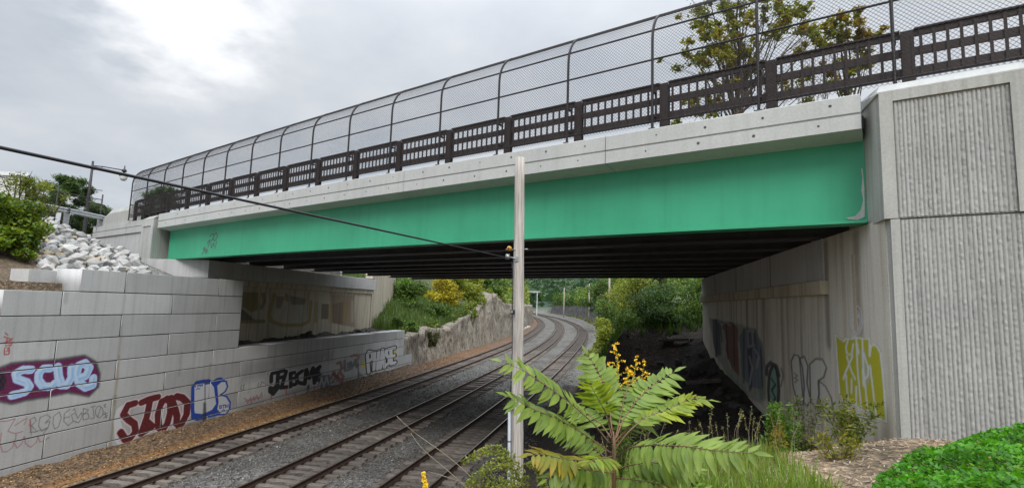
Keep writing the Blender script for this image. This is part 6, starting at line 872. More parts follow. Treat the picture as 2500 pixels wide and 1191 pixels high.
# left bank beyond the bridge
def grassy(name, label, x0, x1, y0, y1, n, h, pal, cat='grass', kind='stuff', wid=.02, lean=.5, zoff=0, dens=None, mask=None):
    xs, ys = rng.uniform(x0, x1, n), rng.uniform(y0, y1, n)
    if mask is not None: k = mask(xs, ys); xs, ys = xs[k], ys[k]
    n = len(xs); zs = terrain(xs, ys)+zoff; hh = h*rng.uniform(.45, 1.2, n); a = rng.uniform(0, 6.28, n); ln = lean*rng.uniform(.2, 1, n)*hh; w = wid*rng.uniform(.6, 1.4, n)
    b0 = np.stack([xs, ys, zs-.03], -1); dr = np.stack([np.cos(a), np.sin(a), 0*a], -1); sd_ = np.stack([-np.sin(a), np.cos(a), 0*a], -1)
    m_ = b0+dr*(ln*.3)[:, None]+np.stack([0*a, 0*a, hh*.6], -1); tp = b0+dr*ln[:, None]+np.stack([0*a, 0*a, hh], -1)
    v = np.stack([b0-sd_*w[:, None], b0+sd_*w[:, None], m_+sd_*(w*.7)[:, None], m_-sd_*(w*.7)[:, None], tp], 1).reshape(-1, 3)
    i = 5*np.arange(n)[:, None]; f_ = np.concatenate([np.stack([i+0, i+1, i+2], -1).reshape(-1, 3), np.stack([i+0, i+2, i+3], -1).reshape(-1, 3), np.stack([i+3, i+2, i+4], -1).reshape(-1, 3)])
    c_ = palette(n, pal); o = add(name, mesh(name, v, f_, False, np.repeat(c_, 5, 0)), M['leaf_near' if y0 < 20 else 'leaf']); tag(o, label, cat)
    if kind: o['kind'] = kind
    return o
grassy('bank_grass', 'tall green grass on the bank between the old abutment and the rocks', -30, -20.2, 45.5, 72, 16000, 1.2, [(.07, .14, .04), (.11, .19, .05), (.13, .17, .06)], wid=.04)
shrub('leafy_shrub', 'low dark green shrub right against the old abutment corner', rl((-23.2, 48.5, 4.3), (1.0, 1.6, .7), 10, 1, .7), 3800, .22, DARKG, (-23.4, 48.5, 3.4))
shrub('leafy_shrub', 'pale leafed low shrub above the end of the block wall', rl((-20.9, 49.5, 3.9), (.7, 1.8, .55), 10, 1, .5), 3000, .18, GREEN, (-21, 49.5, 2.9))
shrub('leafy_shrub', 'tall green shrub in front of the far wing wall', rl((-24.0, 58, 6.0), (2.2, 3.2, 2.2), 26, 1, 1.1), 10000, .30, GREEN, (-24.6, 58, 4))
shrub('yellow_shrub', 'golden yellow shrub on the left bank beyond the bridge', rl((-24.0, 70.5, 7.0), (2.4, 3.6, 2.4), 24, 1, 1.2), 11000, .32, YEL, (-24.8, 70.5, 5))
shrub('leafy_shrub', 'green shrub below the golden shrub, above the rock face', rl((-21.6, 64, 4.4), (1.5, 5.5, 1.1), 24, 1, .9), 9000, .28, GREEN, (-22.2, 66, 3.4))
shrub('leafy_shrub', 'yellow green shrub between the golden shrub and the rock pinnacle', rl((-23.6, 82, 8.0), (2.6, 6, 2.4), 26, 1, 1.4), 10000, .38, YG, (-24.8, 84, 6))
shrub('leafy_shrub', 'dark green shrub just left of the wooden pole beyond the rocks', rl((-25.5, 102, 9.3), (3.2, 8, 2.8), 24, 1, 1.8), 9000, .48, GREEN, (-26.8, 104, 6.5))
shrub('hanging_shrub', 'green shrub drooping over the rock face nearest the wall end', rl((-20.1, 51, 3.0), (.5, 1.6, .7), 10, 1, .5), 3200, .2, GREEN, (-20.4, 51, 2.9))
shrub('hanging_shrub', 'green shrub drooping over the middle of the left rock face', rl((-20.6, 73, 4.6), (.6, 3.2, .9), 14, 1, .7), 4500, .26, GREEN+YG, (-20.9, 73, 4.3))
shrub('hanging_shrub', 'yellow green shrub just short of the rock pinnacle', rl((-21.2, 80, 6.0), (.7, 2.6, .9), 12, 1, .7), 4000, .28, YG, (-21.5, 80, 5.6))
shrub('hanging_shrub', 'brown green creeper hanging down the rock face by the wall end', rl((-19.6, 55.5, 2.0), (.35, 1.6, .9), 9, 1, .5), 2200, .18, [(.10, .11, .03), (.12, .075, .035), (.06, .10, .03)], (-20, 55.5, 2.8), 'creeper')
def tree(name, label, base, h, r_, n, size, pal, group=None, trunk=.2, fill=.5):
    t_ = tag(empty(name, base), label, 'tree', group); inv = t_.matrix_basis.inverted(); b_ = np.array(base, float)
    mb = MB(); tips = []
    def br(p, d, L_, rad, lev):
        e_ = p+d*L_; mid = (p+e_)/2+rng.normal(size=3)*L_*.05; mb.tube([p, mid, e_], [rad, rad*.8, rad*.6], 6 if lev < 2 else 4, False)
        if lev >= 3: tips.append(e_); tips.append(mid); return
        for _ in range(3 if lev else 5):
            nd = d*.55+rng.normal(size=3)*.55; nd[2] = nd[2]*.6+.32; nd /= np.linalg.norm(nd); br(p+d*L_*rng.uniform(.55, 1), nd, L_*rng.uniform(.55, .8), rad*.55, lev+1)
    br(b_, np.array([rng.normal()*.06, rng.normal()*.06, 1.0]), h*.42, trunk, 0)
    o = mb.build('trunk', M['bark'], t_, True); o.matrix_parent_inverse = inv
    if name == 'autumn_tree': tips = [q for q in tips if vnoise(np.array(q[0]*.45), np.array(q[1]*.45), q[2]*.45) > .46]
    tips = np.array(tips); c0 = b_+[0, 0, h*.62]; sc_ = np.array([r_, r_, h*.40]); dd_ = (tips-c0)/sc_; ln = np.linalg.norm(dd_, axis=1); tips = np.where((ln > 1)[:, None], c0+(tips-c0)/np.maximum(ln, 1)[:, None], tips)
    lum = [(*q, fill*rng.uniform(.6, 1.3)*r_*.3, fill*rng.uniform(.6, 1.3)*r_*.3, fill*r_*.22) for q in tips]
    P_, k = lump_points(lum, n, .15); c_ = palette(n, pal)*(1+.35*rng.uniform(-1, 1, (len(lum), 1)))[k]
    o = add('crown', mesh('crown', *(lambda q: (q[0], q[1], False, q[2]))(leaves(P_, size, c_, .5))), M['leaf'], t_); o.matrix_parent_inverse = inv; return t_
gL = 'trees on the left bank beyond the bridge'
for k, (x, y, h, pal, lb) in enumerate(((-31, 72, 9, GREEN, 'mid green tree behind the golden shrub'), (-31, 92, 10, YG, 'yellow green tree behind the rock pinnacle'), (-33, 118, 12, GREEN, 'green tree farthest back on the left bank'), (-36, 60, 8, DARKG, 'dark tree behind the far wing wall'))):
    tree('bank_tree', lb, (x, y, float(terrain(np.array(float(x)), np.array(float(y))))), h, h*.42, 5000, .45, pal, gL, .2, 1.0)
# right bank beyond the bridge
for k, (c_, r_, n, pal, lb) in enumerate((
    ((2.9, 39.5, 6.3), (1.6, 2.2, 1.7), 7000, DARKG, 'dense dark green shrub over the black rubble beyond the bridge'),
    ((3.2, 35.6, 5.2), (1.7, .9, .7), 5200, DARKG, 'shaded leafy shrub overhanging the dark slope at the deck edge'),
    ((.9, 36.6, 4.6), (.7, 1.0, .9), 3600, GREEN, 'small green shrub at the upper left corner of the dark slope'),
    ((5.4, 38.0, 6.9), (1.6, 2.2, 2.0), 7000, GREEN, 'light green shrub touching the far end of the right abutment'),
    ((1.5, 44, 7.0), (1.2, 2.2, 2.2), 5500, YG, 'yellow green young tree left of the dark shrub on the right bank'),
    ((-.4, 52, 3.6), (1.2, 3.5, 1.9), 5200, YG, 'yellow green shrub on the bank edge nearest the right track'),
    ((-1.7, 47, 1.4), (.9, 3.5, 1.0), 4200, YG, 'low bright shrub at the foot of the right bank by the gravel'),
    ((-.6, 66, 5.0), (1.6, 5, 2.3), 5200, GREEN, 'green shrub beside the nearest far pole'),
    ((.6, 84, 7.0), (2.6, 7, 3.0), 5200, YG, 'pale green shrub behind the nearest far pole'))):
    shrub('bank_shrub', lb, rl(c_, r_, 18, 1, .55*min(r_)+.25), n, .17 if c_[1] < 50 else .26, pal, (c_[0]+.2, c_[1], float(terrain(np.array(c_[0]), np.array(c_[1])))), group='shrubs on the right bank beyond the bridge')
gR = 'trees on the right bank beyond the bridge'
for k, (x, y, h, pal, lb) in enumerate(((4, 52, 9, GREEN, 'green tree behind the dark shrub on the right bank'), (9, 46, 10, DARKG, 'dark tree behind the far end of the right abutment'), (3, 66, 10, YG, 'yellow green tree above the right bank shrubs'), (0, 105, 12, GREEN, 'green tree beyond the nearest far pole'), (-3, 135, 12, DARKG, 'dark tree above the start of the dark rock'))):
    tree('bank_tree', lb, (x, y, float(terrain(np.array(float(x)), np.array(float(y))))), h, h*.42, 5500, .40, pal, gR, .2, 1.0)
grassy('bank_undergrowth', 'dark green undergrowth on the right bank just past the bridge', -1.5, 9, 34.2, 62, 9000, .5, GREEN+DARKG, wid=.05, cat='undergrowth')
# woodland above the far bend
N = 26000; yy = rng.uniform(130, 420, N); cc_ = tx(1, yy); xx = cc_+rb(yy)+2+rng.random(N)**1.6*40
hh = 5.5+np.clip((xx-cc_-rb(yy))*.25, 0, 6); cell = vnoise(xx*.22, yy*.16, 3.3); zz = hh+rng.random(N)*(2+10*cell)
P_ = np.stack([xx, yy, zz], -1); c_ = palette(N, GREEN+DARKG)*(.55+.9*vnoise(xx*.3, yy*.2, zz*.25))[:, None]; c_[vnoise(xx*.15, yy*.1, 9) > .68] *= (1.7, 1.4, .8)
o = stuff(add('woodland', mesh('woodland', *(lambda q: (q[0], q[1], False, q[2]))(leaves(P_, 1.1, c_, .5, .8))), M['leaf'])); tag(o, 'mixed green woodland covering the bank above the far bend', 'woodland')
N = 16000; yy = rng.uniform(470, 1500, N); xx = rng.uniform(-460, 120, N)-yy*.06; P_ = np.stack([xx, yy, terrain(xx, yy)+rng.random(N)*11], -1)
c_ = palette(N, [(.05, .10, .06), (.07, .12, .065), (.04, .085, .06)])*(.6+.8*vnoise(xx*.03, yy*.03))[:, None]  # bluer, duller greens: distance haze is put into the leaf colour
o = stuff(add('hillside_wood', mesh('hillside_wood', *(lambda q: (q[0], q[1], False, q[2]))(leaves(P_, 9, c_, .5, .9))), M['leaf'])); tag(o, 'wooded hillside tinted hazy blue green in the far distance', 'woodland')
N = 9000; yy = rng.uniform(110, 420, N); cc_ = tx(1, yy); xx = cc_-11-rng.random(N)**1.5*35; zz = terrain(xx, yy)+rng.random(N)*9*(.3+vnoise(xx*.2, yy*.15, 2))
c_ = palette(N, GREEN+YG)*(.6+.8*vnoise(xx*.3, yy*.2, zz*.3))[:, None]
o = stuff(add('woodland', mesh('woodland', *(lambda q: (q[0], q[1], False, q[2]))(leaves(np.stack([xx, yy, zz], -1), 1.0, c_, .5, .8))), M['leaf'])); tag(o, 'green thicket on the inside of the far bend left of the pole', 'woodland')
N = 9000; yy = rng.uniform(47.5, 110, N); cc_ = tx(1, yy); q = np.abs(rng.normal(size=N))*.9; xx = cc_-9.6-q-rockprof(yy)*.12; zz = rockprof(yy)+.25-.25*q+rng.normal(size=N)*.3+q*.45; k = vnoise(yy*.35, 0*yy, 8) > .38
o = stuff(add('undergrowth', mesh('undergrowth', *(lambda w: (w[0], w[1], False, w[2]))(leaves(np.stack([xx, yy, zz], -1)[k], .3, palette(k.sum(), GREEN+YG+[(.16, .12, .05)]), .5, .7))), M['leaf'])); tag(o, 'green and brown undergrowth spilling over the top of the left rock face', 'undergrowth')
# undergrowth clinging to the dark rock
N = 9000; yy = rng.uniform(60, 330, N); cc_ = tx(1, yy); q = rng.random(N); xx = cc_+rb(yy)+.2+q*3.5; zz = -.2+q*6.5+rng.normal(size=N)*.35; k = vnoise(yy*.12, zz*.4, 5) > .46
o = stuff(add('undergrowth', mesh('undergrowth', *(lambda w: (w[0], w[1], False, w[2]))(leaves(np.stack([xx, yy, zz], -1)[k], .65, palette(k.sum(), YG+[(.16, .13, .06)]), .5, .8))), M['leaf'])); tag(o, 'yellowish undergrowth patches clinging to the dark rock of the far bank', 'undergrowth')
# trees standing behind the bridge on the right
AUT = [(.32, .30, .04), (.38, .30, .04), (.24, .28, .04), (.36, .22, .05), (.18, .24, .04), (.2, .26, .05)]
gB = 'trees rising behind the right half of the fence'
CL1 = [(7.2, 44.4, 30.6, 0.56), (8.3, 46.2, 30.8, 0.5), (8.9, 45.3, 31.6, 0.66), (10.4, 46.7, 32.6, 0.59), (9.7, 46.8, 31.7, 0.51), (10.4, 44.3, 29.7, 0.47), (8.1, 43.6, 28.8, 0.55), (7.5, 47.6, 30.4, 0.52), (7.8, 45.0, 27.8, 0.73), (8.8, 45.0, 27.9, 0.73), (10.4, 49.1, 29.2, 0.7), (10.9, 46.6, 28.1, 0.5), (10.5, 48.1, 30.5, 0.52), (5.7, 45.6, 28.1, 0.5), (6.7, 46.7, 27.9, 0.51), (7.3, 44.5, 26.4, 0.48), (12.7, 47.3, 32.5, 0.51), (14.1, 48.7, 33.6, 0.69), (14.4, 47.1, 32.2, 0.5), (12.8, 48.0, 32.0, 0.43), (13.8, 47.9, 31.0, 0.51), (13.7, 44.9, 30.0, 0.47), (16.0, 48.8, 31.0, 0.6), (16.6, 48.1, 30.8, 0.5), (16.5, 46.7, 29.5, 0.49), (12.6, 44.6, 28.9, 0.39), (14.6, 49.6, 26.6, 0.6), (10.9, 46.8, 26.4, 0.5), (8.8, 47.8, 25.8, 0.6), (7.6, 48.4, 25.5, 0.61), (16.6, 49.2, 26.9, 0.51), (7.1, 48.7, 23.9, 0.69), (8.0, 46.3, 22.7, 0.57), (16.5, 49.7, 25.7, 0.51), (5.1, 46.0, 22.2, 0.41), (9.5, 47.9, 34.9, 0.78), (11.3, 48.0, 35.1, 0.86), (12.3, 44.5, 32.5, 0.71), (7.3, 43.7, 32.2, 0.48), (11.4, 45.4, 28.4, 0.4), (10.7, 49.3, 26.4, 0.52)]
CL2 = [(18.7, 47.6, 31.5, 0.49), (19.6, 48.9, 30.5, 0.51), (20.3, 47.4, 29.9, 0.49), (21.5, 48.7, 30.0, 0.42), (19.9, 48.1, 26.9, 0.57), (18.4, 47.3, 29.7, 0.49), (18.3, 48.5, 29.3, 0.42), (20.6, 49.0, 29.0, 0.5), (20.1, 50.9, 26.6, 0.52), (21.6, 49.8, 28.6, 0.42), (18.9, 50.6, 27.7, 0.43)]
def autumn(label, base, lum0, n, size, pal, trunk):
    t_ = tag(empty('autumn_tree', base), label, 'tree', gB); inv = t_.matrix_basis.inverted(); b_ = np.array(base, float); L_ = np.array(lum0)*[1, 1, 1, 1.7]; top = L_[:, 2].max()
    mb = MB(); cx = L_[:, :2].mean(0); axis = [b_+(np.array([*cx, top])-b_)*q+rng.normal(size=3)*.3*q*[1, 1, 0] for q in np.linspace(0, 1, 8)]; mb.tube(axis, list(np.linspace(trunk, .05, 8)), 7)
    lum = []
    for l in L_:
        q = np.clip((l[2]-b_[2])/(top-b_[2])*.72-.05, .12, .9)*7; k = int(q); a0 = axis[k]+(axis[min(7, k+1)]-axis[k])*(q-k); e_ = l[:3]; m_ = (a0+e_)/2+rng.normal(size=3)*.35+[0, 0, -.25]
        mb.tube([a0, m_, e_], [.10, .06, .03], 5, False)
        for _ in range(4):
            t2 = e_+rng.normal(size=3)*l[3]*.9; mb.tube([m_+(e_-m_)*rng.random(), t2], [.03, .01], 4, False); r_ = l[3]*rng.uniform(.35, .75); lum.append((*t2, r_, r_, r_*.7))
        lum.append((*e_, l[3]*.7, l[3]*.7, l[3]*.5))
    o = mb.build('trunk', M['bark'], t_, True); o.matrix_parent_inverse = inv
    P_, k = lump_points(lum, n, .1); c_ = palette(n, pal); cl_ = palette(len(lum), pal)*(1+.3*rng.uniform(-1, 1, (len(lum), 1))); c_ = c_*.4+cl_[k]*.6
    o = add('crown', mesh('crown', *(lambda q: (q[0], q[1], False, q[2]))(leaves(P_, size, c_, .5))), M['leaf'], t_); o.matrix_parent_inverse = inv
autumn('tall tree with patchy yellow and green leaves behind the curved fence', (9.5, 46, 9), CL1, 15000, .34, AUT, .3)
autumn('orange tipped smaller tree right of the tall patchy tree', (18.6, 48, 9), CL2, 5000, .34, AUT+[(.38, .17, .03)], .2)
ts = tag(empty('bare_sapling', (15.5, 50, 9)), 'clump of thin bare upright stems between the two autumn trees', 'tree', gB); TI = ts.matrix_basis.inverted()
for k in range(22):
    a = rng.uniform(0, 6.28); L_ = rng.uniform(17, 25); d = np.array([.16*math.cos(a), .12*math.sin(a), 1.0]); p0_ = np.array([15.5, 50, 9])+rng.normal(size=3)*[1.2, .8, 0]; pp = [p0_+d*L_*q+rng.normal(size=3)*.18*q for q in np.linspace(0, 1, 6)]
    mb = MB().tube(pp, list(np.linspace(.055, .012, 6)), 5)
    for _ in range(7):
        q = rng.uniform(.45, .95); b0 = p0_+d*L_*q; e_ = b0+np.array([rng.normal()*.8, rng.normal()*.5, rng.uniform(1, 2.2)]); mb.tube([b0, e_], [.02, .006], 4, False)
    o = mb.build('stem', M['bark'], ts, True); o.matrix_parent_inverse = TI

# ------------------------------------------------------------------ wooden pole by the tracks
up_ = tag(empty('utility_pole', (-1.79, 10.29, 1.6)), 'weathered grey wooden pole with cut top standing before the green girder', 'pole', 'wooden line poles'); UI = up_.matrix_basis.inverted()
def uq(mb, nm, mat, smooth=True): o = mb.build(nm, mat, up_, smooth); o.matrix_parent_inverse = UI; return o
def pc(z): return -1.94+(8.84-z)/(8.84-1.67)*.15
zz = np.linspace(1.2, 8.86, 16); o = uq(MB().tube([(pc(z)+rng.normal()*.004, 10.29+rng.normal()*.004, z) for z in zz], list(np.linspace(.138, .106, 16))), 'shaft', M['pole']); 
uq(MB().tube([(pc(3.9)-.125, 10.15, 3.9), (pc(2.2)-.115, 10.12, 2.2), (pc(1.3)-.1, 10.1, 1.2)], .03, 8), 'conduit', M['pvc'])
for z in (3.35, 2.95): uq(MB().ring([(.036, -.012), (.04, 0), (.036, .012)], (pc(z)-.122, 10.145, z), 10), 'conduit_strap', M['dark_steel'])
uq(MB().tube([(pc(6.8)-.12, 10.2, 6.77), (pc(6.6)-.105, 10.17, 6.6), (pc(6.3)-.1, 10.16, 6.3), (pc(5)-.085, 10.15, 5.0), (pc(3.9)-.115, 10.145, 3.85)], .009, 6), 'drop_cable', M['cable'])
for z in (5.76, 3.97):
    uq(MB().cbox((pc(z)-.12, 10.09, z-.045), (pc(z)-.04, 10.165, z+.045), .008), 'cable_clip', M['black'], False); uq(MB().cbox((pc(z)-.11, 10.078, z-.02), (pc(z)-.07, 10.0895, z+.02), .004), 'clip_plate', M['galv'], False)
uq(MB().tube([(pc(6.8)-.17, 10.2, 6.83), (pc(6.8)-.02, 10.17, 6.80)], .016, 6), 'cable_clamp', M['galv'])
uq(MB().ring([(.02, .05), (.045, .05), (.045, -.05), (.02, -.05)], (pc(6.8)-.21, 10.2, 6.84), 8), 'clamp_collar', M['galv'])
uq(MB().box((pc(6.8)-.06, 10.165, 6.75), (pc(6.8)+.02, 10.185, 6.84)), 'eye_plate', M['galv'], False)
uq(MB().tube([(pc(7)-.10, 10.24, 6.97), (pc(7)-.06, 10.2, 6.99)], .022, 6), 'insulator_bracket', M['galv'])
mi = MB(); mi.tube([(-2.075, 10.13, 7.0), (-2.075, 10.16, 7.0), (-2.075, 10.19, 7.0), (-2.075, 10.22, 7.0), (-2.075, 10.25, 7.0)], [.03, .05, .04, .05, .03], 12); uq(mi, 'yellow_insulator', M['yellow'])
uq(MB().tube([(-2.075, 10.12, 7.0), (-2.075, 10.129, 7.0)], .018, 8), 'insulator_core', M['dark_steel'])
uq(MB().tube([(pc(7)+.08, 10.27, 7.0), (pc(7)+.19, 10.27, 7.0)], .011, 6), 'bolt', M['galv'])
uq(MB().tube([(-2.15, 10.2, 6.98), (-1.99, 10.24, 6.98)], .01, 6), 'bracket_bolt', M['galv'])
a, b_ = np.array([-2.1, 10.18, 6.815]), np.array([-3.78, 2.53, 6.77]); e_ = b_+(b_-a)*1.4+np.array([0, 0, .45])
o = MB().tube([a, a+(b_-a)*.12, a+(b_-a)*.4, a+(b_-a)*.7, b_, b_+(e_-b_)*.5, e_], [.008, .011, .0125, .0125, .0125, .0125, .0125], 8).build('overhead_cable', M['cable'], None, True); tag(o, 'thick black cable running from the left edge to the wooden pole', 'cable')

# ------------------------------------------------------------------ big compound-leaved plant in front
def leaflet(L_=1.0, w=.30):
    prof_ = [(0, .02), (.12, .62), (.3, 1.0), (.52, .92), (.75, .55), (.92, .18), (1, 0)]; V = []; Fq = []
    for x, q in prof_:
        z = -.10*x*x; V += [(x, 0, z), (x, w*.5*q, z+.09*q*w), (x, -w*.5*q, z+.09*q*w)]
    for k in range(len(prof_)-1):
        i = 3*k; Fq += [(i, i+3, i+4, i+1), (i, i+2, i+5, i+3)]
    return V, Fq
def lmesh(c1, c2):
    V, Fq = leaflet(); V = np.array(V); w_ = V[:, :1].copy(); bend = rng.uniform(-.25, .1); side = rng.uniform(-.10, .10); V[:, 2] += bend*V[:, 0]**2; V[:, 1] += side*V[:, 0]**2; V[:, 2] += .05*np.sin(V[:, 0]*9+rng.uniform(0, 6))*np.abs(V[:, 1])*3
    c_ = np.array(c1)*(1-w_)+np.array(c2)*w_; mid = np.abs(V[:, 1]-side*V[:, 0]**2) < 1e-6; c_[mid] = c_[mid]*.75+np.array([.10, .11, .03]); return mesh('leaflet', V, Fq, True, c_*rng.uniform(.85, 1.12))
LM = {'g': [lmesh((.14, .26, .04), (.17, .29, .04)), lmesh((.11, .21, .035), (.14, .24, .035)), lmesh((.18, .29, .045), (.22, .32, .045))], 'p': [lmesh((.19, .31, .06), (.24, .34, .06)), lmesh((.15, .26, .05), (.19, .29, .05))], 'y': [lmesh((.27, .36, .025), (.33, .38, .025)), lmesh((.23, .33, .025), (.30, .36, .025))], 't': [lmesh((.22, .24, .03), (.36, .22, .02)), lmesh((.17, .23, .03), (.28, .21, .02))]}
for k_ in list(LM):
    if k_ != 't': LM[k_] = LM[k_]+[lmesh((.16, .27, .045), (.21, .30, .045))]
for q in LM.values():
    for me_ in q: me_.materials.append(M['leaf_near'])
def resample(pts, n):
    P_ = np.array(pts, float); d = np.r_[0, np.cumsum(np.linalg.norm(np.diff(P_, axis=0), axis=1))]; s_ = np.linspace(0, d[-1], n)
    k = np.exp(-np.linspace(-1.5, 1.5, 7)**2); k /= k.sum(); R_ = np.stack([np.interp(s_, d, P_[:, i]) for i in range(3)], 1)
    Q = np.pad(R_, ((3, 3), (0, 0)), mode='reflect', reflect_type='odd'); return np.stack([np.convolve(Q[:, i], k, 'valid') for i in range(3)], 1)
plant = tag(empty('sumac_plant', (0, 3.45, 3.9)), 'big green plant with long feather shaped leaves in the foreground', 'plant'); PI_ = plant.matrix_basis.inverted()
def compound(pts, npair, ls, key, start=.28, nrm=(0, -.55, .85), droop=.25, par=plant, pinv=PI_, rmat='stem', rr=.0045, term=True):
    npair = int(npair*1.6); n = 40; Q = resample(pts, n); mb = MB(); mb.tube(Q, list(np.linspace(rr, rr*.3, n)), 5); leaf = mb.build('leaf', M[rmat], par, True); leaf.matrix_parent_inverse = pinv
    nv = Vector(nrm).normalized()
    for k in range(npair):
        f = start+(1-start)*(k+.3)/npair; i = min(n-2, int(f*(n-1))); p = Vector(Q[i]); t_ = (Vector(Q[i+1])-Vector(Q[max(0, i-1)])).normalized(); sd_ = t_.cross(nv).normalized(); nn = sd_.cross(t_).normalized()
        sz = 1.22*ls*(.72+.5*math.sin(math.pi*min(1, (k+1.2)/(npair+.4))))*rnd.uniform(.88, 1.1)
        for sg in (1, -1):
            d = (sd_*sg*(.93+rnd.uniform(-.08, .08))+t_*(.38+rnd.uniform(-.12, .15)+.25*f)-nn*droop*rnd.uniform(.3, 1.4)).normalized(); up2 = (nn-d*nn.dot(d)+Vector((rnd.uniform(-.25, .25), rnd.uniform(-.25, .25), rnd.uniform(-.2, .2)))).normalized(); y_ = up2.cross(d).normalized(); z_ = d.cross(y_)
            o = bpy.data.objects.new('leaflet', rnd.choice(LM[key])); COL.objects.link(o); o.parent = leaf
            mt = Matrix((d, y_, z_)).transposed().to_4x4() @ Matrix.Diagonal((sz, sz*rnd.uniform(.9, 1.15), sz, 1)); mt.translation = p; o.matrix_basis = mt
    if term:
        d = (Vector(Q[-1])-Vector(Q[-3])).normalized(); y_ = nv.cross(d).normalized(); z_ = d.cross(y_); o = bpy.data.objects.new('leaflet', rnd.choice(LM[key])); COL.objects.link(o); o.parent = leaf
        mt = Matrix((d, y_, z_)).transposed().to_4x4() @ Matrix.Diagonal((ls*.8, ls*.8, ls*.8, 1)); mt.translation = Vector(Q[-1]); o.matrix_basis = mt
    return leaf
o = MB().tube([(.02, 3.46, 3.7), (.0, 3.45, 4.4), (0, 3.41, 4.82), (0, 3.4, 4.94), (0, 3.38, 5.05), (-.01, 3.37, 5.16)], [.017, .015, .013, .012, .010, .006], 8).build('stem', M['stem'], plant, True); o.matrix_parent_inverse = PI_
compound([(-0.01, 3.37, 5.12), (-0.03, 3.46, 5.26), (-0.08, 3.53, 5.44), (-0.13, 3.56, 5.52), (-0.18, 3.59, 5.59)], 9, .105, 'p', .35)
compound([(-0.03, 3.37, 5.09), (-0.12, 3.34, 5.2), (-0.23, 3.2, 5.32), (-0.32, 3.07, 5.41), (-0.41, 3.0, 5.48), (-0.5, 2.92, 5.55), (-0.61, 2.89, 5.59)], 12, .085, 'p', .25, (.1, -.7, .7), .15)
compound([(-0.02, 3.38, 5.03), (-0.1, 3.31, 5.1), (-0.22, 3.22, 5.19), (-0.32, 3.09, 5.27), (-0.43, 3.01, 5.32), (-0.57, 2.92, 5.4)], 12, .10, 'g', .2, (0, -.6, .8), .35)
compound([(-0.01, 3.37, 5.13), (-0.03, 3.25, 5.24), (-0.06, 3.08, 5.34), (-0.1, 2.96, 5.43), (-0.13, 2.84, 5.51)], 9, .082, 'y', .45, (-.15, -.8, .35), .2)
compound([(0.01, 3.38, 5.12), (0.05, 3.48, 5.21), (0.13, 3.58, 5.31), (0.24, 3.7, 5.4), (0.39, 3.77, 5.49)], 11, .12, 'p', .25, (-.2, -.6, .75), .2)
compound([(0.0, 3.38, 5.05), (0.08, 3.39, 5.16), (0.18, 3.45, 5.24), (0.34, 3.53, 5.29), (0.46, 3.54, 5.36), (0.57, 3.56, 5.35)], 12, .105, 'y', .3, (-.1, -.25, .95), .1)
compound([(0.01, 3.39, 5.01), (0.09, 3.19, 5.12), (0.19, 2.99, 5.19), (0.34, 2.81, 5.24), (0.47, 2.68, 5.26), (0.61, 2.61, 5.28)], 15, .10, 'p', .22, (0, -.75, .65), .35)
compound([(-0.01, 3.39, 5.01), (-0.14, 3.21, 5.02), (-0.27, 3.02, 5.07), (-0.38, 2.94, 5.11), (-0.45, 2.88, 5.11)], 9, .095, 't', .3, (0, -.5, .85), .4)
compound([(0, 3.34, 5.0), (-0.04, 3.12, 5.07), (-0.09, 2.95, 5.11), (-0.14, 2.84, 5.11)], 8, .08, 'y', .3, (0, -.5, .85), .3)
compound([(0.01, 3.4, 4.93), (0.09, 3.31, 4.99), (0.2, 3.22, 5.04), (0.3, 3.14, 5.06), (0.41, 3.11, 5.05)], 10, .10, 'g', .25, (0, -.6, .8), .4)
compound([(0, 3.4, 4.91), (-0.1, 3.17, 4.98), (-0.2, 3.04, 5.02), (-0.3, 2.97, 5.01), (-0.35, 2.91, 4.99)], 10, .09, 'g', .25, (0, -.6, .8), .5)
compound([(0.01, 3.41, 4.88), (0.11, 3.21, 4.94), (0.2, 3.13, 4.96), (0.3, 3.1, 4.95)], 8, .09, 'g', .25, (0, -.6, .8), .4)
compound([(0, 3.38, 5.09), (0.06, 3.54, 5.13), (0.12, 3.7, 5.16), (0.18, 3.81, 5.17), (0.25, 3.93, 5.19)], 8, .11, 'p', .3, (0, -.5, .85), .3)
compound([(-0.02, 3.37, 5.12), (-0.08, 3.45, 5.18), (-0.17, 3.53, 5.22), (-0.27, 3.62, 5.25)], 8, .10, 'p', .3, (0, -.5, .85), .3)

for pts, npr, ls_, key in (([(0, 3.42, 4.75), (-.12, 3.3, 4.92), (-.28, 3.2, 5.0), (-.42, 3.12, 5.02)], 9, .085, 'g'), ([(.01, 3.42, 4.72), (.14, 3.35, 4.9), (.3, 3.3, 4.98), (.46, 3.3, 5.0)], 9, .085, 'g'), ([(0, 3.44, 4.6), (-.1, 3.25, 4.78), (-.24, 3.1, 4.86), (-.4, 3.0, 4.86)], 9, .08, 'p'), ([(0, 3.44, 4.6), (.1, 3.25, 4.8), (.22, 3.1, 4.88), (.36, 3.02, 4.9)], 9, .08, 'p'), ([(0, 3.38, 5.08), (-.05, 3.55, 5.2), (-.1, 3.7, 5.3), (-.2, 3.85, 5.36)], 8, .09, 'g'), ([(0, 3.38, 5.1), (.04, 3.5, 5.24), (.06, 3.62, 5.34), (.12, 3.8, 5.42)], 8, .09, 'g'), ([(0, 3.4, 4.95), (-.16, 3.5, 5.05), (-.3, 3.6, 5.1), (-.42, 3.7, 5.1)], 9, .09, 'p')):
    compound(pts, npr, ls_, key, .2, (0, -.55, .85), .35)

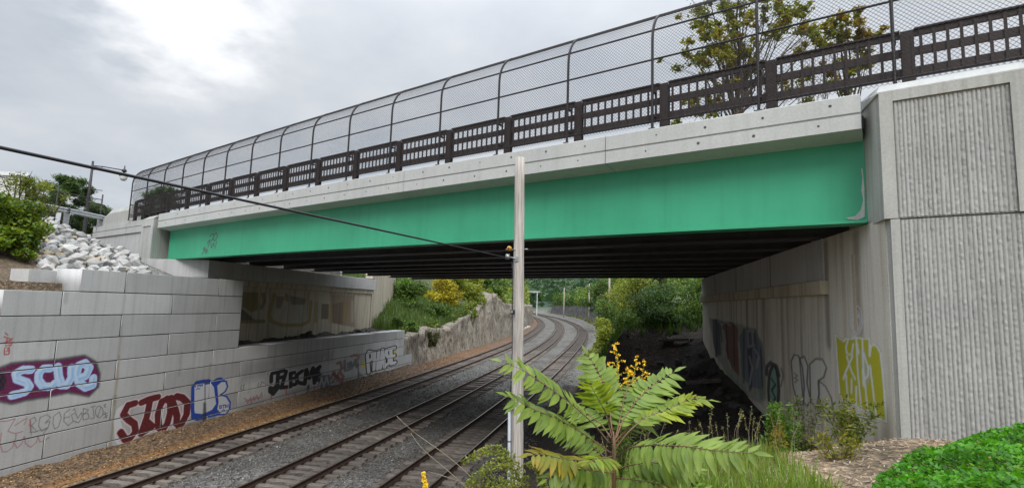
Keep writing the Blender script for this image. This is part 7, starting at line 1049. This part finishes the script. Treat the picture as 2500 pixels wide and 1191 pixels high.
# ------------------------------------------------------------------ goldenrod
M['gold'] = simple('goldenrod_flower', (.85, .60, .02), (.78, .50, .015), 30, .7, 0, 0)
def flowers(P_, s_, name, par, inv, mat, sl=.5):
    v, f_, c_ = leaves(P_, s_, np.tile([[.6, .36, .01]], (len(P_), 1)), .4, sl); o = add(name, mesh(name, v, f_), mat, par); o.matrix_parent_inverse = inv
gd = tag(empty('goldenrod', (.05, 4.65, 3.9)), 'yellow flowering goldenrod standing behind the feather leaved plant', 'flower', 'goldenrod plants'); GI = gd.matrix_basis.inverted()
for (tip, k) in (((0, 4.55, 5.60), 14), ((.17, 4.6, 5.50), 10), ((.24, 4.61, 5.46), 9), ((-.05, 4.56, 5.42), 7), ((.10, 4.58, 5.40), 9)):
    tip = np.array(tip); b0 = np.array([.05, 4.64, 4.5]); mid = (b0+tip)/2+[.02, 0, .05]; mb = MB(); mb.tube([b0, mid, tip], [.006, .005, .002], 5); o = mb.build('stem', M['gstem'], gd, True); o.matrix_parent_inverse = GI; pts = []
    for q in range(k):
        f = q/k; ctr = tip+(mid-tip)*f*.75; a = rng.uniform(0, 6.28); Lb = .03+.11*f; d = np.array([math.cos(a), .6*math.sin(a), .15])
        for w in np.linspace(0, 1, 26): pts.append(ctr+d*Lb*w+np.array([0, 0, .035*math.sin(w*2.6)*(.3+f)])+rng.normal(size=3)*.004)
    flowers(np.array(pts), .015, 'flower_plume', gd, GI, M['gold'], .7)
    ls_ = np.array([b0+(mid-b0)*w+rng.normal(size=3)*.03 for w in np.linspace(.1, 1.1, 60)]); v, f_, c_ = leaves(ls_, .07, palette(60, [(.09, .16, .03), (.12, .2, .04)]), .4, .2); o = add('leaves', mesh('leaves', v, f_, False, c_), M['leaf_near'], gd); o.matrix_parent_inverse = GI
g2 = tag(empty('goldenrod', (-.87, 2.5, 4.0)), 'single yellow flower tip poking up at the bottom edge by the tracks', 'flower', 'goldenrod plants'); GI = g2.matrix_basis.inverted()
o = MB().tube([(-.86, 2.52, 4.0), (-.86, 2.5, 4.9), (-.885, 2.49, 5.095)], [.005, .004, .002], 5).build('stem', M['gstem'], g2, True); o.matrix_parent_inverse = GI
flowers(np.array([np.array([-.888, 2.49, 5.10])+[.035*w*rng.uniform(-.2, 1.0)+.01*w, 0, -.11*w]+rng.normal(size=3)*.003 for w in rng.random(160)]), .016, 'flower_plume', g2, GI, M['gold'], .7)
# arching seeding fronds at the pole's foot
fr = tag(empty('seeding_goldenrod', (-.7, 4.1, 3.9)), 'arching pale green feathery fronds at the foot of the wooden pole', 'plant'); FI_ = fr.matrix_basis.inverted()
def frond(pts, nb, lb, pal):
    Q = resample(pts, 30); mb = MB(); mb.tube(Q, list(np.linspace(.004, .0012, 30)), 4); st = mb.build('frond', M['gstem'], fr, True); st.matrix_parent_inverse = FI_; P_ = []
    for k in range(nb):
        f = .15+.85*k/nb; i = min(28, int(f*29)); t_ = Q[i+1]-Q[i]; t_ /= np.linalg.norm(t_)
        for sg in (1, -1):
            d = np.cross(t_, [0, -.8, .6])*sg+t_*.9+[0, 0, .12]; d /= np.linalg.norm(d); L_ = lb*(1.15-f)*rng.uniform(.7, 1.2)
            for w in np.linspace(0, 1, 12): P_.append(Q[i]+d*L_*w+np.array([0, 0, .3*L_*math.sin(w*3)])+rng.normal(size=3)*.003)
    P_ = np.array(P_); v, f_, c_ = leaves(P_, .030, palette(len(P_), pal), .4, .42); o = add('leaves', mesh('leaves', v, f_, False, c_), M['leaf_near'], st)
FP = [(.26, .30, .06), (.36, .36, .09), (.20, .26, .05)]
frond([(-.70, 4.1, 4.3), (-.76, 4.08, 4.74), (-.86, 3.98, 4.83), (-.98, 3.9, 4.81), (-1.08, 3.82, 4.75)], 34, .12, FP)
frond([(-.62, 4.0, 4.3), (-.68, 3.95, 4.7), (-.79, 3.88, 4.77), (-.92, 3.8, 4.72), (-1.03, 3.75, 4.62)], 34, .12, FP)
frond([(-.66, 3.9, 4.2), (-.74, 3.85, 4.6), (-.88, 3.8, 4.66), (-1.0, 3.74, 4.58), (-1.06, 3.7, 4.5)], 30, .12, FP)
frond([(-.55, 3.8, 4.2), (-.6, 3.75, 4.62), (-.7, 3.7, 4.68), (-.84, 3.65, 4.6), (-.92, 3.6, 4.52)], 30, .11, FP)
frond([(-.5, 4.0, 4.2), (-.5, 3.98, 4.6), (-.55, 3.95, 4.75), (-.62, 3.9, 4.76)], 27, .10, FP)
# dry twigs leaning out over the tracks
for pts, lb in (([(-1.82, 4.37, 4.93), (-1.68, 4.41, 4.79), (-1.49, 4.47, 4.68), (-1.19, 4.55, 4.45), (-1.0, 4.6, 4.2)], 'longest dry twig arching over the middle track'), ([(-1.7, 4.41, 4.79), (-1.65, 4.43, 4.69), (-1.52, 4.47, 4.59), (-1.3, 4.52, 4.42), (-1.1, 4.6, 4.2)], 'shorter dry twig curving below the longest one'), ([(-1.55, 4.48, 4.47), (-1.35, 4.52, 4.42), (-1.22, 4.55, 4.37), (-1.0, 4.6, 4.25)], 'lowest dry twig near the bottom edge by the fronds')):
    o = MB().tube(resample(pts, 14), list(np.linspace(.0018, .004, 14)), 4).build('dry_twig', M['straw'], None, True); tag(o, lb, 'twig', 'dry twigs beside the pole')

# ------------------------------------------------------------------ weeds, grass and ground cover on the near bank
bank = lambda xs, ys: (xs > -2.3+.1*ys) | (ys < 6)
grassy('bank_grass', 'tall pale grass with seed heads on the bank before the dark underpass', -.4, 2.6, 7.2, 11.2, 5200, .34, [(.18, .31, .05), (.24, .34, .06), (.13, .26, .04), (.32, .33, .11)], wid=.007, lean=.55)
grassy('bank_grass', 'short bright green grass at the bottom of the bank below the feather leaves', -.6, 2.6, 4.6, 7.6, 5000, .32, [(.17, .30, .03), (.23, .34, .04), (.12, .22, .03)], wid=.008, lean=.7)
grassy('bank_grass', 'rank dark grass round the foot of the wooden pole', -2.6, -.2, 5.2, 10.8, 3600, .6, [(.08, .12, .03), (.13, .16, .05), (.2, .19, .09)], wid=.007, lean=.6)
# seed heads
N = 42; xs, ys = rng.uniform(-.2, 2.9, N), rng.uniform(8.0, 11.0, N); mbs = MB(); P_ = []
for x, y in zip(xs, ys):
    z = float(terrain(np.array(x), np.array(y))); h_ = rng.uniform(.6, .95); dx = rng.uniform(-.15, .2); mbs.tube([(x, y, z), (x+dx*.3, y, z+h_*.6), (x+dx, y, z+h_)], [.004, .003, .0015], 3, False)
    for w in rng.random(26): P_.append((x+dx*(.55+.45*w)+rng.normal()*.012, y+rng.normal()*.012, z+h_*(.68+.34*w)))
P_ = np.array(P_); sh = tag(empty('seed_heads', (1, 9, 3.4)), 'slender straw coloured seed heads rising above the bank grass', 'grass', kind='stuff'); SI = sh.matrix_basis.inverted()
o = stuff(mbs.build('stalks', M['straw'], sh)); o.matrix_parent_inverse = SI
v, f_, c_ = leaves(P_, .035, palette(len(P_), [(.30, .26, .13), (.22, .22, .09)]), .3, .35); o = stuff(add('seeds', mesh('seeds', v, f_, False, c_), M['leaf_near'], sh)); o.matrix_parent_inverse = SI
def weed(label, base, h_, spread, ns, n, size, pal, slim=.3):
    t_ = tag(empty('weed', base), label, 'weed', 'weeds at the abutment foot'); inv = t_.matrix_basis.inverted(); b0 = np.array(base, float); P_ = []; mb = MB()
    for _ in range(ns):
        d = np.array([rng.normal()*spread, rng.normal()*spread*.6, h_*rng.uniform(.6, 1.1)]); mb.tube([b0+d*[.3, .3, 0], b0+d*[.55, .55, .5], b0+d], [.008, .006, .002], 4)
        for w in rng.random(n//ns)**.7: P_.append(b0+d*[.3+.7*w, .3+.7*w, w]+rng.normal(size=3)*[.09, .09, .04]*(1.25-w*.8))
    o = mb.build('stems', M['gstem'], t_, True); o.matrix_parent_inverse = inv
    v, f_, c_ = leaves(np.array(P_), size, palette(len(P_), pal), .5, slim); o = add('leaves', mesh('leaves', v, f_, False, c_), M['leaf_near'], t_); o.matrix_parent_inverse = inv
def gz(x, y): return float(terrain(np.array(float(x)), np.array(float(y))))
weed('bright green bushy weed left of the abutment weeds', (3.0, 10.9, gz(3.0, 10.9)), .95, .22, 12, 1500, .10, [(.09, .19, .03), (.12, .24, .035)], .35)
weed('tall leafy weed with dark stalks before the yellow graffiti', (4.25, 11.2, gz(4.25, 11.2)), .85, .30, 14, 1100, .11, [(.11, .18, .03), (.18, .22, .04), (.26, .24, .04)], .3)
weed('thin weed between the two bushier ones at the abutment', (3.65, 11.6, gz(3.65, 11.6)), 1.0, .2, 9, 700, .09, [(.09, .12, .03), (.13, .12, .04)], .3)
weed('yellowing low weed on the bare earth by the wall corner', (3.4, 9.3, gz(3.4, 9.3)), .45, .18, 9, 500, .09, [(.2, .22, .03), (.26, .22, .02)], .25)
weed('dry orange stalked weed before the bright green weed', (2.55, 9.4, gz(2.55, 9.4)), .6, .07, 7, 400, .06, [(.33, .22, .03), (.3, .25, .05)], .2)
weed('leafy weed under the feather leaves at the bottom edge', (.55, 5.0, gz(.55, 5.0)), .5, .35, 14, 1300, .10, [(.12, .22, .03), (.18, .26, .04), (.3, .2, .03)], .4)
weed('rusty brown leaved weed right of the main plant stem', (.75, 4.4, gz(.75, 4.4)), .48, .22, 10, 700, .07, [(.30, .17, .02), (.22, .19, .03)], .4)
weed('pale herb left of the main plant stem', (-.45, 4.4, gz(-.45, 4.4)), .55, .22, 11, 1100, .08, [(.13, .2, .05), (.17, .24, .06)], .4)
weed('broad low green weed spreading right of the feather leaves', (1.45, 5.7, gz(1.45, 5.7)), .42, .45, 16, 1700, .10, [(.12, .24, .03), (.17, .28, .03)], .4)
# dense low shrub, bottom right corner
N = 52000; xs, ys = rng.uniform(1.7, 7.5, N), rng.uniform(2.6, 9.0, N)
e_ = (xs-2.15)-.42*(ys-4.6)*0-np.interp(ys, [2.6, 4.5, 5.8, 7.6, 9.0], [-.1, -.08, .12, 1.0, 2.9])
mnd = np.clip(e_, 0, 1.2)/1.2; k = e_ > 0; xs, ys, mnd = xs[k], ys[k], mnd[k]
zs = terrain(xs, ys)+.06+.54*np.sqrt(mnd)*(.7+.6*vnoise(xs*1.6, ys*1.6, 1))-np.abs(rng.normal(size=len(xs)))*.09+.10*(vnoise(xs*7, ys*7, 2)-.5)
c_ = palette(len(xs), [(.06, .23, .014), (.09, .32, .02), (.045, .17, .014), (.13, .38, .025)])*(.7+.6*vnoise(xs*2.5, ys*2.5, 5))[:, None]
c_[rng.random(len(c_)) < .006] = (.30, .26, .07); c_[rng.random(len(c_)) < .05] *= (1.9, 1.25, 1)
gs = tag(empty('ground_shrub', (3.5, 6, 4.0)), 'dense low shrub of small vivid green leaves at the bottom right corner', 'shrub'); SI = gs.matrix_basis.inverted()
v, f_, cc_ = leaves(np.stack([xs, ys, zs], -1), .058, c_, .7, .8, .4); o = stuff(add('leaves', mesh('leaves', v, f_, False, cc_), M['leaf_near'], gs)); o.matrix_parent_inverse = SI
mb = MB()
for _ in range(60):
    i = rng.integers(0, len(xs)); x, y = xs[i], ys[i]; z = float(terrain(np.array(x), np.array(y))); mb.tube([(x, y, z-.02), (x+rng.normal()*.1, y+rng.normal()*.1, zs[i])], [.008, .004], 4)
o = stuff(mb.build('stems', M['bark'], gs, True)); o.matrix_parent_inverse = SI
# straw and mulch bits on the bare earth
N = 2600; xs, ys = rng.uniform(1.8, 5.6, N), rng.uniform(6.6, 11.4, N); P_ = np.stack([xs, ys, terrain(xs, ys)+.015], -1)
v, f_, c_ = leaves(P_, .09, palette(N, [(.42, .32, .22), (.32, .23, .15), (.5, .42, .33), (.25, .17, .11)]), 2.5, .18, .1); o = stuff(add('wood_mulch', mesh('wood_mulch', v, f_, False, c_), M['pebble'])); tag(o, 'tan wood mulch and straw scattered on the bare earth by the wing wall', 'mulch')
